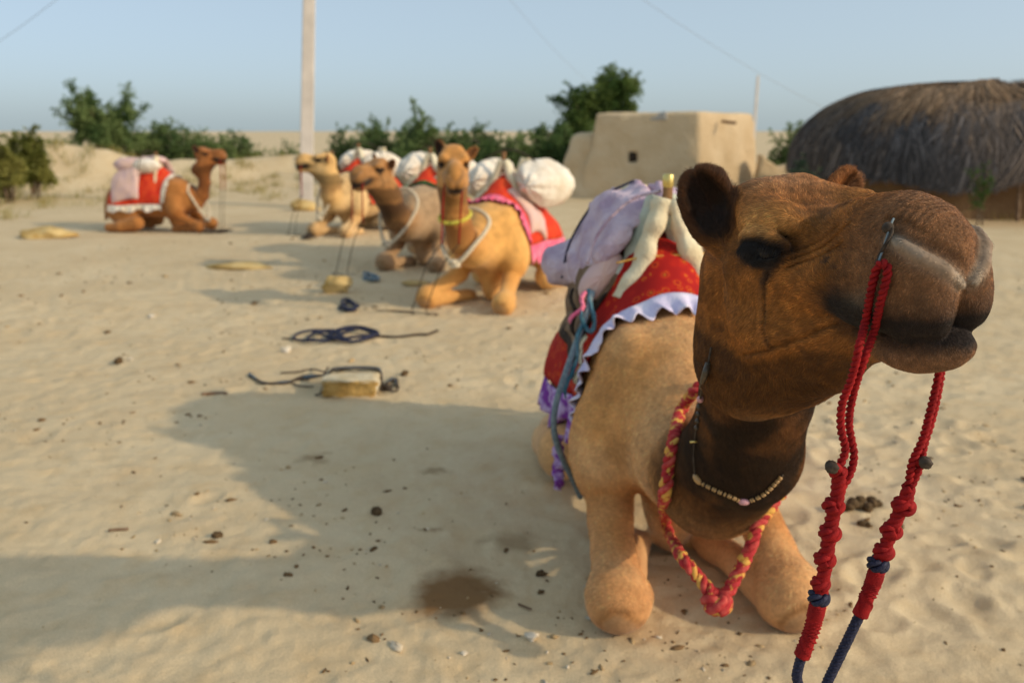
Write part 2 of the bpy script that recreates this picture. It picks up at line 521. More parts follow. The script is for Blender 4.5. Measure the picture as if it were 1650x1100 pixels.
def head_sdf(p, detail=True):
    """camel head in its own frame: x to the nose, y left, z up, origin at the poll"""
    a = p.copy(); a[:, 1] = np.abs(a[:, 1])
    d = ell(a, (.075, 0, -.062), (.13, .092, .100))                      # cranium
    d = smin(d, ell(a, (.10, .045, -.012), (.07, .045, .045)), .04)      # crown
    face = np.minimum(chain(a, [(.17, 0, -.098, .090), (.28, 0, -.094, .074), (.42, 0, -.07, .068)], .0), cone(a, (.20, .035, -.14), (.44, .024, -.12), .078, .060))
    d = smin(d, face, .05)
    d = smin(d, ell(a, (.13, .062, -.19), (.11, .058, .115), rotm(0, -12)), .05)      # jaw muscle
    d = smin(d, cone(a, (.11, .09, -.115), (.30, .065, -.125), .040, .034), .04)      # cheek bone
    d = smin(d, ell(a, (.195, .088, -.030), (.078, .040, .036), rotm(0, -6)), .035)   # brow
    d = smin(d, ell(a, (.430, 0, -.088), (.105, .070, .072)), .04)                    # muzzle
    d = smin(d, ell(a, (.37, 0, -.045), (.11, .048, .042)), .03)                      # bridge swelling
    lip = ell(a, (.468, .034, -.148), (.066, .045, .082), rotm(0, 0))
    d = smin(d, lip, .03)
    d = smin(d, ell(a, (.395, .06, -.155), (.06, .03, .05)), .03)                     # lip pad
    # midline split of the upper lip
    d = smax(d, -chain(a, [(.538, 0, -.115, .006), (.545, 0, -.16, .010), (.530, 0, -.225, .014)]), .010)
    # nostril: hollow above, pale rim below
    rim = [(.460, .070, -.056, .004), (.484, .070, -.066, .0095), (.510, .059, -.084, .0105), (.530, .035, -.106, .0085), (.535, .012, -.130, .005)]
    slit = [(.466, .073, -.043, .005), (.490, .072, -.044, .013), (.518, .058, -.060, .016), (.536, .034, -.084, .014), (.542, .012, -.108, .008)]
    d = smax(d, -chain(a, slit), .010)
    d = smin(d, chain(a, rim), .007)
    d = smax(d, -ell(a, (.285, .118, -.062), (.07, .035, .030), rotm(-12, 12)), .05)   # hollow before the eye
    # lower jaw and lower lip join with a crease = the mouth line
    jaw = chain(a, [(.12, .050, -.235, .062), (.25, .034, -.235, .052), (.36, .018, -.224, .042)], .0)
    jaw = smin(jaw, ell(a, (.447, 0, -.238), (.080, .058, .040), rotm(0, 6)), .03)
    jaw = smin(jaw, ell(a, (.478, 0, -.226), (.042, .046, .028)), .02)
    k = .045 - .041 * sstep(.27, .37, a[:, 0])
    d = smin(d, jaw, k)
    mouth = chain(a, [(.345, .090, -.178, .006), (.40, .100, -.196, .008), (.46, .088, -.212, .008), (.52, .04, -.214, .008)])
    d = smax(d, -mouth, .012)
    # eye
    d = smax(d, -ell(a, (.202, .142, -.078), (.050, .036, .026), rotm(0, -4)), .012)
    d = smin(d, chain(a, [(.150, .116, -.066, .012), (.175, .125, -.055, .015), (.205, .126, -.052, .0155), (.235, .118, -.060, .013), (.252, .104, -.070, .009)]), .014)
    d = smin(d, chain(a, [(.155, .112, -.090, .009), (.190, .119, -.104, .0095), (.225, .113, -.103, .009), (.252, .100, -.092, .008)]), .012)
    # ears: flattened cups
    q = (a - np.array([.030, .108, -.012])) @ EAR_M
    shell = ell(q, (0, 0, 0), (.088, .051, .030))
    shell = smin(shell, ell(q, (.045, .004, -.004), (.042, .044, .020)), .02)
    hol = ell(q, (.014, 0, .026), (.074, .040, .028))
    ear = smax(shell, -hol, .008)
    ear = smin(ear, cone(a, (.055, .085, -.075), (.040, .100, -.05), .034, .026), .03)
    sd = p[:, 1] > 0
    if sd.any():                                        # the left ear is swung outwards
        q = (p[sd] - EAR_C2) @ EAR_M2
        shell = ell(q, (0, 0, 0), (.088, .049, .030))
        hol = ell(q, (.014, 0, .026), (.074, .040, .028))
        e2 = smax(shell, -hol, .008)
        ear[sd] = smin(e2, cone(p[sd], (.055, .085, -.100), (.058, .120, -.09), .036, .028), .03)
    d = smin(d, ear, .022)
    if detail:
        x, z = a[:, 0], a[:, 2]
        n = vnoise(p, 26, 3) * .0016 + vnoise(p, 60, 4) * .0008
        side = sstep(.02, .06, a[:, 1])
        for pts, dep, wd in WRINKLES:
            wz = z + .0025 * vnoise(p, 45, 8)
            dd = seg2(x, wz, pts)
            n = n + side * (dep * np.exp(-(dd / wd) ** 2) - .45 * dep * np.exp(-((dd - 1.9 * wd) / wd) ** 2))
        # creases over the nose
        nz = sstep(.40, .46, x) * (1 - sstep(-.03, -.075, -z * -1)) * sstep(-.07, -.02, z)
        n = n + nz * .0010 * np.sin(x * 520 + 5 * vnoise(p, 30, 6))
        d = d + n
    return d


_ua = np.array([-.16, .30, 1.0]); _ua /= np.linalg.norm(_ua)
_un = np.array([.85, .55, 0.0]); _un -= _ua * (_un @ _ua); _un /= np.linalg.norm(_un)
_uw = np.cross(_un, _ua)
EAR_M = np.stack([_ua, _uw, _un], 1).astype(np.float32)
_va = np.array([.0, .60, .80]); _vn = np.array([.9, .35, 0.0]); _vn -= _va * (_vn @ _va); _vn /= np.linalg.norm(_vn)
EAR_M2 = np.stack([_va, np.cross(_vn, _va), _vn], 1).astype(np.float32)
EAR_C2 = np.array([.062, .152, -.042], np.float32)
WRINKLES = [([(.252, -.098), (.30, -.078), (.345, -.050), (.37, -.035)], .0030, .0030),
            ([(.258, -.108), (.31, -.092), (.36, -.064)], .0034, .0030),
            ([(.25, -.085), (.30, -.062), (.335, -.040)], .0022, .0030),
            ([(.225, -.115), (.212, -.145), (.200, -.185), (.190, -.225), (.196, -.262)], .0032, .0030),
            ([(.10, -.292), (.18, -.268), (.27, -.232), (.33, -.205)], .0040, .0050),
            ([(.455, -.012), (.49, -.020), (.52, -.045)], .0022, .0035),
            ([(.44, -.028), (.475, -.034), (.51, -.055)], .0022, .0035)]


_wr = np.random.default_rng(9)
WARTS = [(.335, -.095, .0075), (.352, -.105, .004)] + [(_wr.uniform(.22, .40), _wr.uniform(-.17, -.08), _wr.uniform(.0012, .003)) for _ in range(26)]


class Camel:
    """couched camel; local frame x forward, y left, z up, origin on the ground below the chest"""
    def __init__(s, neck, head_R, head_T, head_s=1.0, knees=((.44, .29), (.44, -.29)), hump=1.0, neck_flat=1.0, splay=0.0):
        s.neck = neck; s.R = head_R; s.T = np.asarray(head_T, float); s.s = head_s
        s.knees = knees; s.hump = hump; s.detail = True; s.splay = splay
        tl = [(.31, 0, -.240, .038), (.22, 0, -.300, .046), (.13, 0, -.335, .060), (.03, 0, -.35, .09), (-.03, 0, -.36, .11)]
        s.throat = [(*(np.asarray(t[:3]) * head_s @ s.R.T + s.T), t[3] * head_s) for t in tl]

    def head_local(s, p):
        return ((p - s.T.astype(p.dtype)) @ s.R.astype(p.dtype)) / p.dtype.type(s.s)

    def body(s, p):
        a = p.copy(); a[:, 1] = np.abs(a[:, 1])
        d = ell(p, (-.40, 0, .60), (.66, .33, .37))
        d = smin(d, ell(p, (.00, 0, .60), (.30, .25, .34)), .14)
        d = smin(d, ell(p, (-.98, 0, .54), (.40, .27, .33)), .16)
        d = smin(d, ell(p, (-.50, 0, .93), (.34, .17, .24 * s.hump)), .16)
        d = smin(d, ell(a, (-.04, .19, .66), (.19, .11, .26), rotm(0, -14)), .09)        # shoulder
        d = smin(d, ell(p, (-.06, 0, .24), (.17, .10, .24)), .08)                          # breast pad
        # hind leg folded beside the belly
        d = smin(d, ell(a, (-.95, .25, .42), (.33, .14, .28), rotm(0, 18)), .09)
        leg = chain(a, [(-.66, .35, .17, .125), (-.95, .39, .11, .085), (-1.20, .36, .09, .07)], .05)
        leg = smin(leg, cone(a, (-1.20, .34, .06), (-.75, .30, .05), .055, .05), .04)
        d = smin(d, leg, .06)
        d = smin(d, chain(p, [(-1.34, 0, .62, .05), (-1.42, .0, .45, .035), (-1.45, 0, .2, .03)]), .06)
        # forelegs
        for (kx, ky) in s.knees:
            sg = 1 if ky > 0 else -1
            ex, ey = .06, sg * (.25 + .04)
            A = ell(p, (.020, sg * .25, .485), (.17, .150, .245), rotm(0, 14, sg * 8))
            ei = ey - sg * .03
            L = chain(p, [(ex + .05, ei, .280, .085), (ex + (kx - ex) * .62, ei + (ky - ei) * .62, .190, .070), (kx, ky, .125, .084)], .02)
            L = smin(A, L, .018)
            L = smin(L, ell(p, (kx + .015, ky, .105), (.105, .110, .110)), .03)
            bx, by = kx - .42, ky * .55
            L = smin(L, chain(p, [(kx - .02, ky - sg * .03, .075, .068), (bx, by, .065, .056)]), .03)
            L = smin(L, ell(p, (bx - .05, by, .05), (.12, .075, .055)), .03)
            d = smin(d, L, .050)
        if s.detail:
            d = d + .006 * fbm(p, 5.5, 3, 131)
        return d

    def sdf(s, p):
        d = np.full(len(p), 9.0, p.dtype)
        m = p[:, 0] < .95
        d[m] = s.body(p[m])
        nk = s.neck
        dn = None
        for A, B in zip(nk[:-1], nk[1:]):
            c = cone(p, A[:3], B[:3], A[3], B[3])
            dn = c if dn is None else smin(dn, c, .03)
        if s.throat is not None:
            dn = smin(dn, chain(p, s.throat, .05), .13)
        d = smin(d, dn, .11)
        q = s.head_local(p)
        near = (np.abs(q - np.array([.22, 0, -.12])) < np.array([.50, .34, .42])).all(1)
        hd = np.full(len(p), 9.0, p.dtype)
        if near.any():
            hd[near] = head_sdf(q[near], s.detail) * s.s
        d = smin(d, hd, .05)
        return d

    def build(s, h, lo, hi, refine=0):
        s.detail = False
        V, Q = surface_nets(s.sdf, lo, hi, h)
        s.detail = refine > 0
        V = project(s.sdf, V, 2)
        extra = []
        for k in range(refine):
            q = s.head_local(V)
            lim = .06 if k == 0 else .0
            inb = (q[:, 0] > -.10 - lim) & (q[:, 0] < .6) & (np.abs(q[:, 1]) < .25) & (q[:, 2] > -.33 - lim) & (q[:, 2] < .14)
            E = np.stack([Q, np.roll(Q, -1, 1)], -1)                     # (n,4,2)
            me_ = inb[E].all(-1)
            key = np.sort(E, -1); key = key[..., 0].astype(np.int64) * 4000000 + key[..., 1]
            uk, inv = np.unique(key[me_], return_inverse=True)
            mid = -np.ones(Q.shape, dtype=np.int64)
            mid[me_] = len(V) + inv
            mp = (V[uk // 4000000] + V[uk % 4000000]) * .5
            full = me_.all(1); none = ~me_.any(1)
            nV = len(V) + len(mp)
            fq = Q[full]; cen = nV + np.arange(len(fq))
            V2 = np.concatenate([V, mp, V[fq].mean(1)])
            fm = mid[full]
            subs = [np.stack([fq[:, i], fm[:, i], cen, fm[:, (i + 3) % 4]], 1) for i in range(4)]
            part = np.argwhere(~full & ~none)[:, 0]
            for r in part:
                pl = []
                for i in range(4):
                    pl.append(int(Q[r, i]))
                    if mid[r, i] >= 0: pl.append(int(mid[r, i]))
                extra.append(pl)
            Q = np.concatenate([Q[none]] + subs)
            V = V2
            V = project(s.sdf, V, 1, 6e-4) if k < refine - 1 else project(s.sdf, V, 2, 6e-4)
        if extra: Q = Q.tolist() + extra
        return V, Q


def mixc(a, b, t): return a + (np.asarray(b, float) - a) * t[:, None]


def camel_colour(cm, V, base, pale, dark, headc, face_detail=True):
    n = len(V)
    q = cm.head_local(V)
    c = np.tile(np.asarray(base, float), (n, 1))
    f1 = fbm(V, 3.0, 3, 61)
    c = mixc(c, pale, np.clip(.35 + .9 * f1, 0, 1) * .55)
    c = mixc(c, np.asarray(base) * .72, sstep(.15, .6, fbm(V, 5.5, 3, 67)) * .5)
    c = c * (1 + .22 * np.clip(fbm(V, 22, 3, 69), -1, 1) * .6)[:, None]
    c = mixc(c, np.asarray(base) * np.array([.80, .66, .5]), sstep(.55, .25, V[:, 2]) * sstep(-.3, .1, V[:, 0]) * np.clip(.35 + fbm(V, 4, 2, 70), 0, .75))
    # pale lower legs, horny knee pads
    c = mixc(c, pale, (1 - sstep(.14, .30, V[:, 2])) * .35)
    for kx, ky in cm.knees:
        dd = np.sqrt((V[:, 0] - kx - .105) ** 2 + ((V[:, 1] - ky) * 1.0) ** 2 + (V[:, 2] - .058) ** 2)
        dd = dd + .015 * vnoise(V, 30, 71)
        c = mixc(c, (.27, .21, .135), (1 - sstep(.045, .062, dd)) * .95)
        c = mixc(c, (.16, .085, .035), np.exp(-((dd - .066) / .010) ** 2) * .8)
        c = mixc(c, np.asarray(base) * np.array([.75, .62, .5]), np.exp(-(dd / .13) ** 2) * .5)
    # neck: distance along chain
    nk = np.asarray(cm.neck)[:, :3]
    best = np.full(n, 9.0); tt = np.zeros(n)
    for k, (A, B) in enumerate(zip(nk[:-1], nk[1:])):
        ba = B - A; h = np.clip(((V - A) @ ba) / (ba @ ba), 0, 1)
        dd = np.linalg.norm(V - A - h[:, None] * ba, axis=1)
        m = dd < best
        best[m] = dd[m]; tt[m] = (k + h[m]) / (len(nk) - 1)
    onneck = sstep(.12, .46, tt + .05 * fbm(V, 6, 2, 75)) * (1 - sstep(.19, .30, best))
    c = mixc(c, getattr(cm, 'neckc', headc), onneck)
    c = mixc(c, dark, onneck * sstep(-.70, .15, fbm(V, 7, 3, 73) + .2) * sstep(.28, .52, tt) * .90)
    # head
    near = (q[:, 0] > -.16) & (q[:, 0] < .62) & (np.abs(q[:, 1]) < .25) & (q[:, 2] > -.50) & (q[:, 2] < .16)
    hm = near.astype(float) * sstep(-.48, -.40, q[:, 2])
    c = mixc(c, headc, hm)
    if face_detail:
        x, y, z = q[:, 0], np.abs(q[:, 1]), q[:, 2]
        hc = np.asarray(headc, float)
        nz = fbm(q, 22, 3, 81)
        c = mixc(c, hc * 1.35, hm * np.clip(nz * .5 + .25, 0, .6))
        c = mixc(c, hc * .55, hm * sstep(.15, .6, fbm(q, 11, 3, 83)) * .55)
        # lit brow and crown painted pale gold, paler cheek, greyer muzzle
        def blob(cx, cy, cz, rx, ry, rz): return np.exp(-(((x - cx) / rx) ** 2 + ((y - cy) / ry) ** 2 + ((z - cz) / rz) ** 2))
        c = mixc(c, (.66, .35, .115), hm * blob(.205, .11, -.030, .078, .06, .030) * (.95 if face_detail == 2 else .1))
        c = mixc(c, np.array([.52, .28, .13]) if face_detail == 2 else hc, hm * blob(.09, .02, .035, .10, .08, .035) * .75)
        c = mixc(c, hc * np.array([1.25, 1.45, 1.9]), hm * blob(.17, .10, -.19, .10, .06, .06) * .65)
        c = mixc(c, hc * 1.3, hm * blob(.30, .06, -.10, .06, .05, .04) * .5)
        c = mixc(c, getattr(cm, 'muzzle', hc * .82), hm * sstep(.34, .44, x) * .75)
        c = mixc(c, hc * .6, hm * blob(.26, .05, -.02, .04, .06, .03) * .5)
        # dark eye surround, tear streak; mouth darkened with the shade under the lip
        e = np.sqrt(((x - .203) / .060) ** 2 + ((z + .081 - .06 * (x - .203)) / .030) ** 2)
        c = mixc(c, (.012, .008, .006), hm * (1 - sstep(.80, 1.22, e + .10 * nz)) * sstep(.06, .09, y))
        tr = seg2(x + .002 * vnoise(q, 60, 85), z, [(.235, -.10), (.222, -.120), (.212, -.145), (.200, -.185), (.190, -.225), (.196, -.262)])
        wd = .0035 + .016 * np.clip((z + .15) / .05, 0, 1)
        c = mixc(c, (.02, .012, .008), hm * np.exp(-(tr / wd) ** 2) * sstep(.04, .06, y) * .92)
        for pts, dep, wdt in WRINKLES[:3] + WRINKLES[4:]:
            c = mixc(c, hc * .35, hm * np.exp(-(seg2(x, z, pts) / (wdt * 1.1)) ** 2) * sstep(.02, .05, y) * .6)  # crease shade painted along the wrinkles
        mo = seg2(x, z + .004 * nz, [(.36, -.174), (.42, -.193), (.48, -.199), (.54, -.200)])
        c = mixc(c, (.016, .010, .008), hm * np.clip(1.3 * np.exp(-(mo / .033) ** 2), 0, .985))
        c = mixc(c, (.018, .012, .009), hm * np.clip(1.3 * np.exp(-(((x - .392) / .058) ** 2 + ((z + .176) / .036) ** 2)), 0, .985) * sstep(.02, .04, y))
        c = mixc(c, (.30, .24, .17), hm * np.exp(-(((x - .43) / .035) ** 2 + ((z + .150) / .016) ** 2)) * .3)
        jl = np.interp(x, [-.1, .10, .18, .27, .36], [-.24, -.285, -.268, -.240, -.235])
        c = mixc(c, hc * .28, hm * (1 - sstep(-.030, -.004, z - jl)) * (1 - sstep(.33, .37, x)) * .8)  # shade below the jaw line painted into the coat
        for wx, wz, wr_ in WARTS:
            c = mixc(c, (.035, .022, .015), hm * (1 - sstep(.6, 1.1, np.hypot(x - wx, z - wz) / wr_)) * .8 * sstep(.03, .05, y))
        low = sstep(-.225, -.25, z) * sstep(.36, .40, x)
        c = mixc(c, np.asarray(getattr(cm, 'muzzle', hc * .82)) * 1.15, hm * low * .8)
        rim = chain(np.stack([x, y, z], 1), [(.462, .071, -.055, 0), (.484, .070, -.064, 0), (.510, .058, -.082, 0), (.529, .034, -.104, 0), (.534, .012, -.126, 0)])
        c = mixc(c, (.34, .27, .20), hm * np.clip(1.3 * np.exp(-(rim / .012) ** 2), 0, 1) * (.95 if face_detail == 2 else .3))
        sl = chain(np.stack([x, y, z], 1), [(.466, .072, -.044, 0), (.490, .070, -.048, 0), (.518, .054, -.064, 0), (.535, .030, -.088, 0)])
        c = mixc(c, (.022, .012, .008), hm * np.exp(-(sl / .012) ** 2) * .92)  # shade of the nostril hollow painted in
        # ears: dark cup, left ear painted a sunlit orange
        qe = (np.stack([x, y, z], 1) - np.array([.030, .108, -.012])) @ EAR_M
        ine = (np.abs(qe[:, 0]) < .095) & (np.abs(qe[:, 1]) < .055) & (np.abs(qe[:, 2]) < .05) & (y > .075)
        cup = 1 - sstep(.75, 1.02, np.sqrt(((qe[:, 0] - .012) / .076) ** 2 + (qe[:, 1] / .040) ** 2))
        ql = (q - EAR_C2) @ EAR_M2
        inl = (np.abs(ql[:, 0]) < .095) & (np.abs(ql[:, 1]) < .055) & (np.abs(ql[:, 2]) < .05) & (q[:, 1] > .075)
        ine = ine & (q[:, 1] < 0)
        c = mixc(c, (.30, .12, .035), inl * sstep(-.07, -.02, ql[:, 0]) * .85)
        cupl = 1 - sstep(.75, 1.02, np.sqrt(((ql[:, 0] - .012) / .076) ** 2 + (ql[:, 1] / .040) ** 2))
        c = mixc(c, (.05, .02, .008), inl * cupl * sstep(-.02, -.005, ql[:, 2]) * .8)
        c = mixc(c, (.060, .022, .008), ine * sstep(-.08, -.03, qe[:, 0]) * .9)
        c = mixc(c, (.016, .007, .004), ine * cup * sstep(-.02, -.005, qe[:, 2]) * .96)
    return c


def to_local(Pw, origin, yaw):
    c, s_ = math.cos(yaw), math.sin(yaw)
    x, y = Pw[0] - origin[0], Pw[1] - origin[1]
    return np.array([x * c + y * s_, -x * s_ + y * c, Pw[2]])


def hair_object(name, roots, dirs, norms, length, colr, mat, parent, radius=.00022, pts=4, bend=.35):
    n = len(roots)
    cv = bpy.data.hair_curves.new(name)
    cv.add_curves([pts] * n)
    t = np.linspace(0, 1, pts)
    P = roots[:, None, :] + length[:, None, None] * (dirs[:, None, :] * t[None, :, None] + norms[:, None, :] * (bend * (t - .55 * t * t))[None, :, None])
    cv.attributes['position'].data.foreach_set('vector', P.astype(np.float32).ravel())
    ra = cv.attributes.get('radius') or cv.attributes.new('radius', 'FLOAT', 'POINT')
    R = np.tile((radius * (1 - .75 * t)).astype(np.float32), n)
    ra.data.foreach_set('value', R)
    ca = cv.attributes.new('col', 'FLOAT_COLOR', 'CURVE')
    c4 = np.ones((n, 4), np.float32); c4[:, :3] = np.clip(colr, 0, 1)
    ca.data.foreach_set('color', c4.ravel())
    o = bpy.data.objects.new(name, cv)
    col.objects.link(o)
    cv.materials.append(mat)
    o.parent = parent
    o['kind'] = 'stuff'
    return o


def hair_material():
    m, t, b = mat_new('fur_strands')
    a = nnode(t, 'ShaderNodeAttribute'); a.attribute_name = 'col'
    lnk(t, a.outputs['Color'], b.inputs['Base Color'])
    b.inputs['Roughness'].default_value = .55
    b.inputs['Specular IOR Level'].default_value = .35
    return m


def sample_surface(o, cols, mask_fn, density, rng):
    me = o.data
    me.calc_loop_triangles()
    T = np.empty(len(me.loop_triangles) * 3, dtype=np.int32); me.loop_triangles.foreach_get('vertices', T); T = T.reshape(-1, 3)
    V = np.empty(len(me.vertices) * 3, dtype=np.float32); me.vertices.foreach_get('co', V); V = V.reshape(-1, 3).astype(float)
    N = np.empty(len(me.vertices) * 3, dtype=np.float32); me.vertices.foreach_get('normal', N); N = N.reshape(-1, 3).astype(float)
    c = V[T].mean(1)
    wgt = mask_fn(c)
    A = np.linalg.norm(np.cross(V[T[:, 1]] - V[T[:, 0]], V[T[:, 2]] - V[T[:, 0]]), axis=1) * .5
    ex = A * wgt * density
    cnt = np.floor(ex + rng.random(len(ex))).astype(int)
    idx = np.repeat(np.arange(len(T)), cnt)
    u, v = rng.random(len(idx)), rng.random(len(idx))
    f = u + v > 1; u[f] = 1 - u[f]; v[f] = 1 - v[f]
    B = np.stack([1 - u - v, u, v], 1)
    P = (V[T[idx]] * B[..., None]).sum(1); Nn = (N[T[idx]] * B[..., None]).sum(1)
    Nn /= np.linalg.norm(Nn, axis=1)[:, None] + 1e-9
    C = (cols[T[idx]] * B[..., None]).sum(1)
    return P, Nn, C


# ---- the camel close by
M_ORG, M_YAW = (0.615, 2.90, 0.0), math.radians(-88)
hw = rotm(-72, 5, 6)
ry = rotm(math.degrees(M_YAW))
HR = ry.T @ hw
HT = to_local((.485, 1.70, 1.465), M_ORG, M_YAW)
nk_w = [(.61, 2.85, .62, .24), (.615, 2.58, .545, .20), (.62, 2.34, .565, .168), (.635, 2.12, .75, .150), (.612, 1.97, .96, .130), (.575, 1.86, 1.13, .128), (.53, 1.75, 1.30, .122)]
main = Camel([(*to_local(q[:3], M_ORG, M_YAW), q[3]) for q in nk_w], HR, HT, 1.0, knees=((.46, .295), (.46, -.285)))
main.muzzle = np.array([.180, .092, .046])
main.neckc = np.array([.140, .054, .014])
mv, mq = main.build(.012, (-1.65, -.62, -.06), (2.35, .62, 1.66), refine=2)
fur_mat = vcol_mat('camel_coat', rough=.8, bump=.35, bscale=70, dist=.006, var=.13, sheen=.12)
MAIN = empty('camel', M_ORG, M_YAW, 'brown-headed camel with red knotted lead ropes and a lilac-quilted saddle', 'camel', 'couched camels')
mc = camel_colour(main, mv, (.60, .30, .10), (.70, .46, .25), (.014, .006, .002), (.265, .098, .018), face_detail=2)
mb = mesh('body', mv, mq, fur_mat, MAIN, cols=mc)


def main_fur():
    rng = np.random.default_rng(5)
    nk = np.asarray(main.neck)
    def mask(c):
        q = main.head_local(c)
        head = (q[:, 0] > -.2) & (q[:, 0] < .6) & (q[:, 2] > -.36) & (np.abs(q[:, 1]) < .3)
        neckm = (c[:, 0] > .45) & (c[:, 2] > .36)
        wgt = np.where(head, 1.0, np.where(neckm, .45, np.where((c[:, 0] > -.45) & (c[:, 2] > .12), .13, 0)))
        x, y, z = q[:, 0], np.abs(q[:, 1]), q[:, 2]
        e = np.sqrt(((x - .203) / .046) ** 2 + ((z + .079) / .022) ** 2)
        wgt = np.where(head & (e < 1) & (y > .06), 0, wgt)
        rim = chain(np.stack([x, y, z], 1), [(.462, .071, -.055, 0), (.484, .070, -.064, 0), (.510, .058, -.082, 0), (.529, .034, -.104, 0)])
        wgt = np.where(head & (rim < .014), .10, wgt)
        return wgt
    P, N, C = sample_surface(mb, mc, mask, 330000, rng)
    q = main.head_local(P)
    x, y, z = q[:, 0], q[:, 1], q[:, 2]
    # combing field, head frame
    D = np.tile(np.array([-1.0, 0, -.25]), (len(P), 1))
    D[:, 2] -= 1.1 * sstep(-.08, -.2, z) * sstep(.36, .2, x) * sstep(.02, .06, np.abs(y))
    D[:, 2] += .5 * sstep(-.06, .0, z)
    mz = sstep(.36, .44, x)
    D = D * (1 - mz)[:, None] + mz[:, None] * np.stack([-.6 * np.ones(len(P)), np.zeros(len(P)), -.9 * np.ones(len(P))], 1)
    whirl = np.stack([fbm(q, 9, 2, 91), fbm(q, 9, 2, 93), fbm(q, 9, 2, 95)], 1)
    D = D + .8 * whirl
    qe = (np.stack([x, np.abs(y), z], 1) - np.array([.030, .108, -.012])) @ EAR_M
    ql = (q - EAR_C2) @ EAR_M2
    earl = (np.abs(ql[:, 0]) < .10) & (np.abs(ql[:, 1]) < .06) & (np.abs(ql[:, 2]) < .05) & (y > .09)
    ear = (y < 0) & (np.abs(qe[:, 0]) < .10) & (np.abs(qe[:, 1]) < .06) & (np.abs(qe[:, 2]) < .05) & (np.abs(y) > .08) & (z > -.08)
    ed = np.tile(_ua, (len(P), 1)) + .8 * np.sign(qe[:, 1:2]) * _uw[None]
    ed[:, 1] *= np.sign(y)
    D[ear] = ed[ear]
    D[earl] = _va[None] + .8 * np.sign(ql[earl, 1:2]) * EAR_M2[:, 1][None]
    ear = ear | earl
    D = D @ main.R.T
    onneck = ~((x > -.16) & (x < .62) & (np.abs(y) < .25) & (z > -.33))
    dn = np.tile(np.array([-.25, 0, -1.0]), (len(P), 1)) + .9 * np.stack([fbm(P, 12, 2, 101), fbm(P, 12, 2, 103), .3 * fbm(P, 12, 2, 105)], 1)
    D[onneck] = dn[onneck]
    D = D + .35 * rng.normal(size=D.shape)
    D = D - N * (D * N).sum(1)[:, None]
    D /= np.linalg.norm(D, axis=1)[:, None] + 1e-9
    L = .0075 * (1 - .45 * mz) * rng.uniform(.6, 1.35, len(P))
    L[onneck] *= 1.75
    bodyh = P[:, 0] < .45
    L[bodyh] *= .8
    L[ear] *= 1.9
    var = np.exp(rng.normal(0, .34, len(P)) + .35 * vnoise(q, 70, 111) + .25 * vnoise(q, 170, 113))
    warm = rng.normal(0, .06, len(P))
    Ch = C * var[:, None] * 1.05 * np.stack([1 + warm, np.ones(len(P)), 1 - warm], 1) * 1.12
    return hair_object('coat_hair', P, D, N, L, Ch, hair_material(), MAIN, radius=.00034, bend=.5)


fur = main_fur()
# eyes and lashes
eye_mat, _t, _b = mat_new('eye')
_b.inputs['Base Color'].default_value = (.010, .006, .004, 1); _b.inputs['Roughness'].default_value = .22
_b.inputs['Specular IOR Level'].default_value = .35


def uv_sphere(c, r, nu=20, nv=12, R=None):
    th = np.linspace(0, PI, nv); ph = np.linspace(0, 2 * PI, nu, endpoint=False)
    T, Pm = np.meshgrid(th, ph, indexing='ij')
    V = np.stack([np.sin(T) * np.cos(Pm), np.sin(T) * np.sin(Pm), np.cos(T)], -1).reshape(-1, 3) * np.asarray(r)
    if R is not None: V = V @ np.asarray(R).T
    V = V + np.asarray(c)
    i, j = np.meshgrid(np.arange(nv - 1), np.arange(nu), indexing='ij')
    j2 = (j + 1) % nu
    Q = np.stack([i * nu + j, (i + 1) * nu + j, (i + 1) * nu + j2, i * nu + j2], -1).reshape(-1, 4)
    return V, Q


for sg in (-1, 1):
    c = np.array([.203, sg * .094, -.078]) @ main.R.T + main.T
    ev, eq = uv_sphere(c, .029)
    mesh('eye', ev, eq, eye_mat, MAIN)
    n = 420
    rng = np.random.default_rng(20 + sg)
    u = rng.random(n)
    up = spline([(.160, .120, -.066), (.18, .136, -.062), (.205, .138, -.060), (.235, .128, -.066), (.252, .108, -.074)], 60)
    P = up[(u * 59).astype(int)] * np.array([1, sg, 1]) + rng.normal(0, .0012, (n, 3))
    D = np.stack([(u - .5) * .6 + rng.normal(0, .2, n), sg * (.55 + rng.normal(0, .15, n)), -1 + rng.normal(0, .15, n)], 1)
    D /= np.linalg.norm(D, axis=1)[:, None]
    hair_object('eyelash', P @ main.R.T + main.T, D @ main.R.T, np.tile(np.array([0, sg * 1.0, .2]) @ main.R.T, (n, 1)), rng.uniform(.016, .030, n),
                np.tile((.012, .008, .006), (n, 1)), fur.data.materials[0], MAIN, radius=.0004)

# ------------------------------------------------------------------ cloth, rope and saddle makers
def grid_faces(nu, nv, close_u=False):
    iu = np.arange(nu if close_u else nu - 1)
    i, j = np.meshgrid(iu, np.arange(nv - 1), indexing='ij')
    i2 = (i + 1) % nu
    return np.stack([i * nv + j, i2 * nv + j, i2 * nv + j + 1, i * nv + j + 1], -1).reshape(-1, 4)


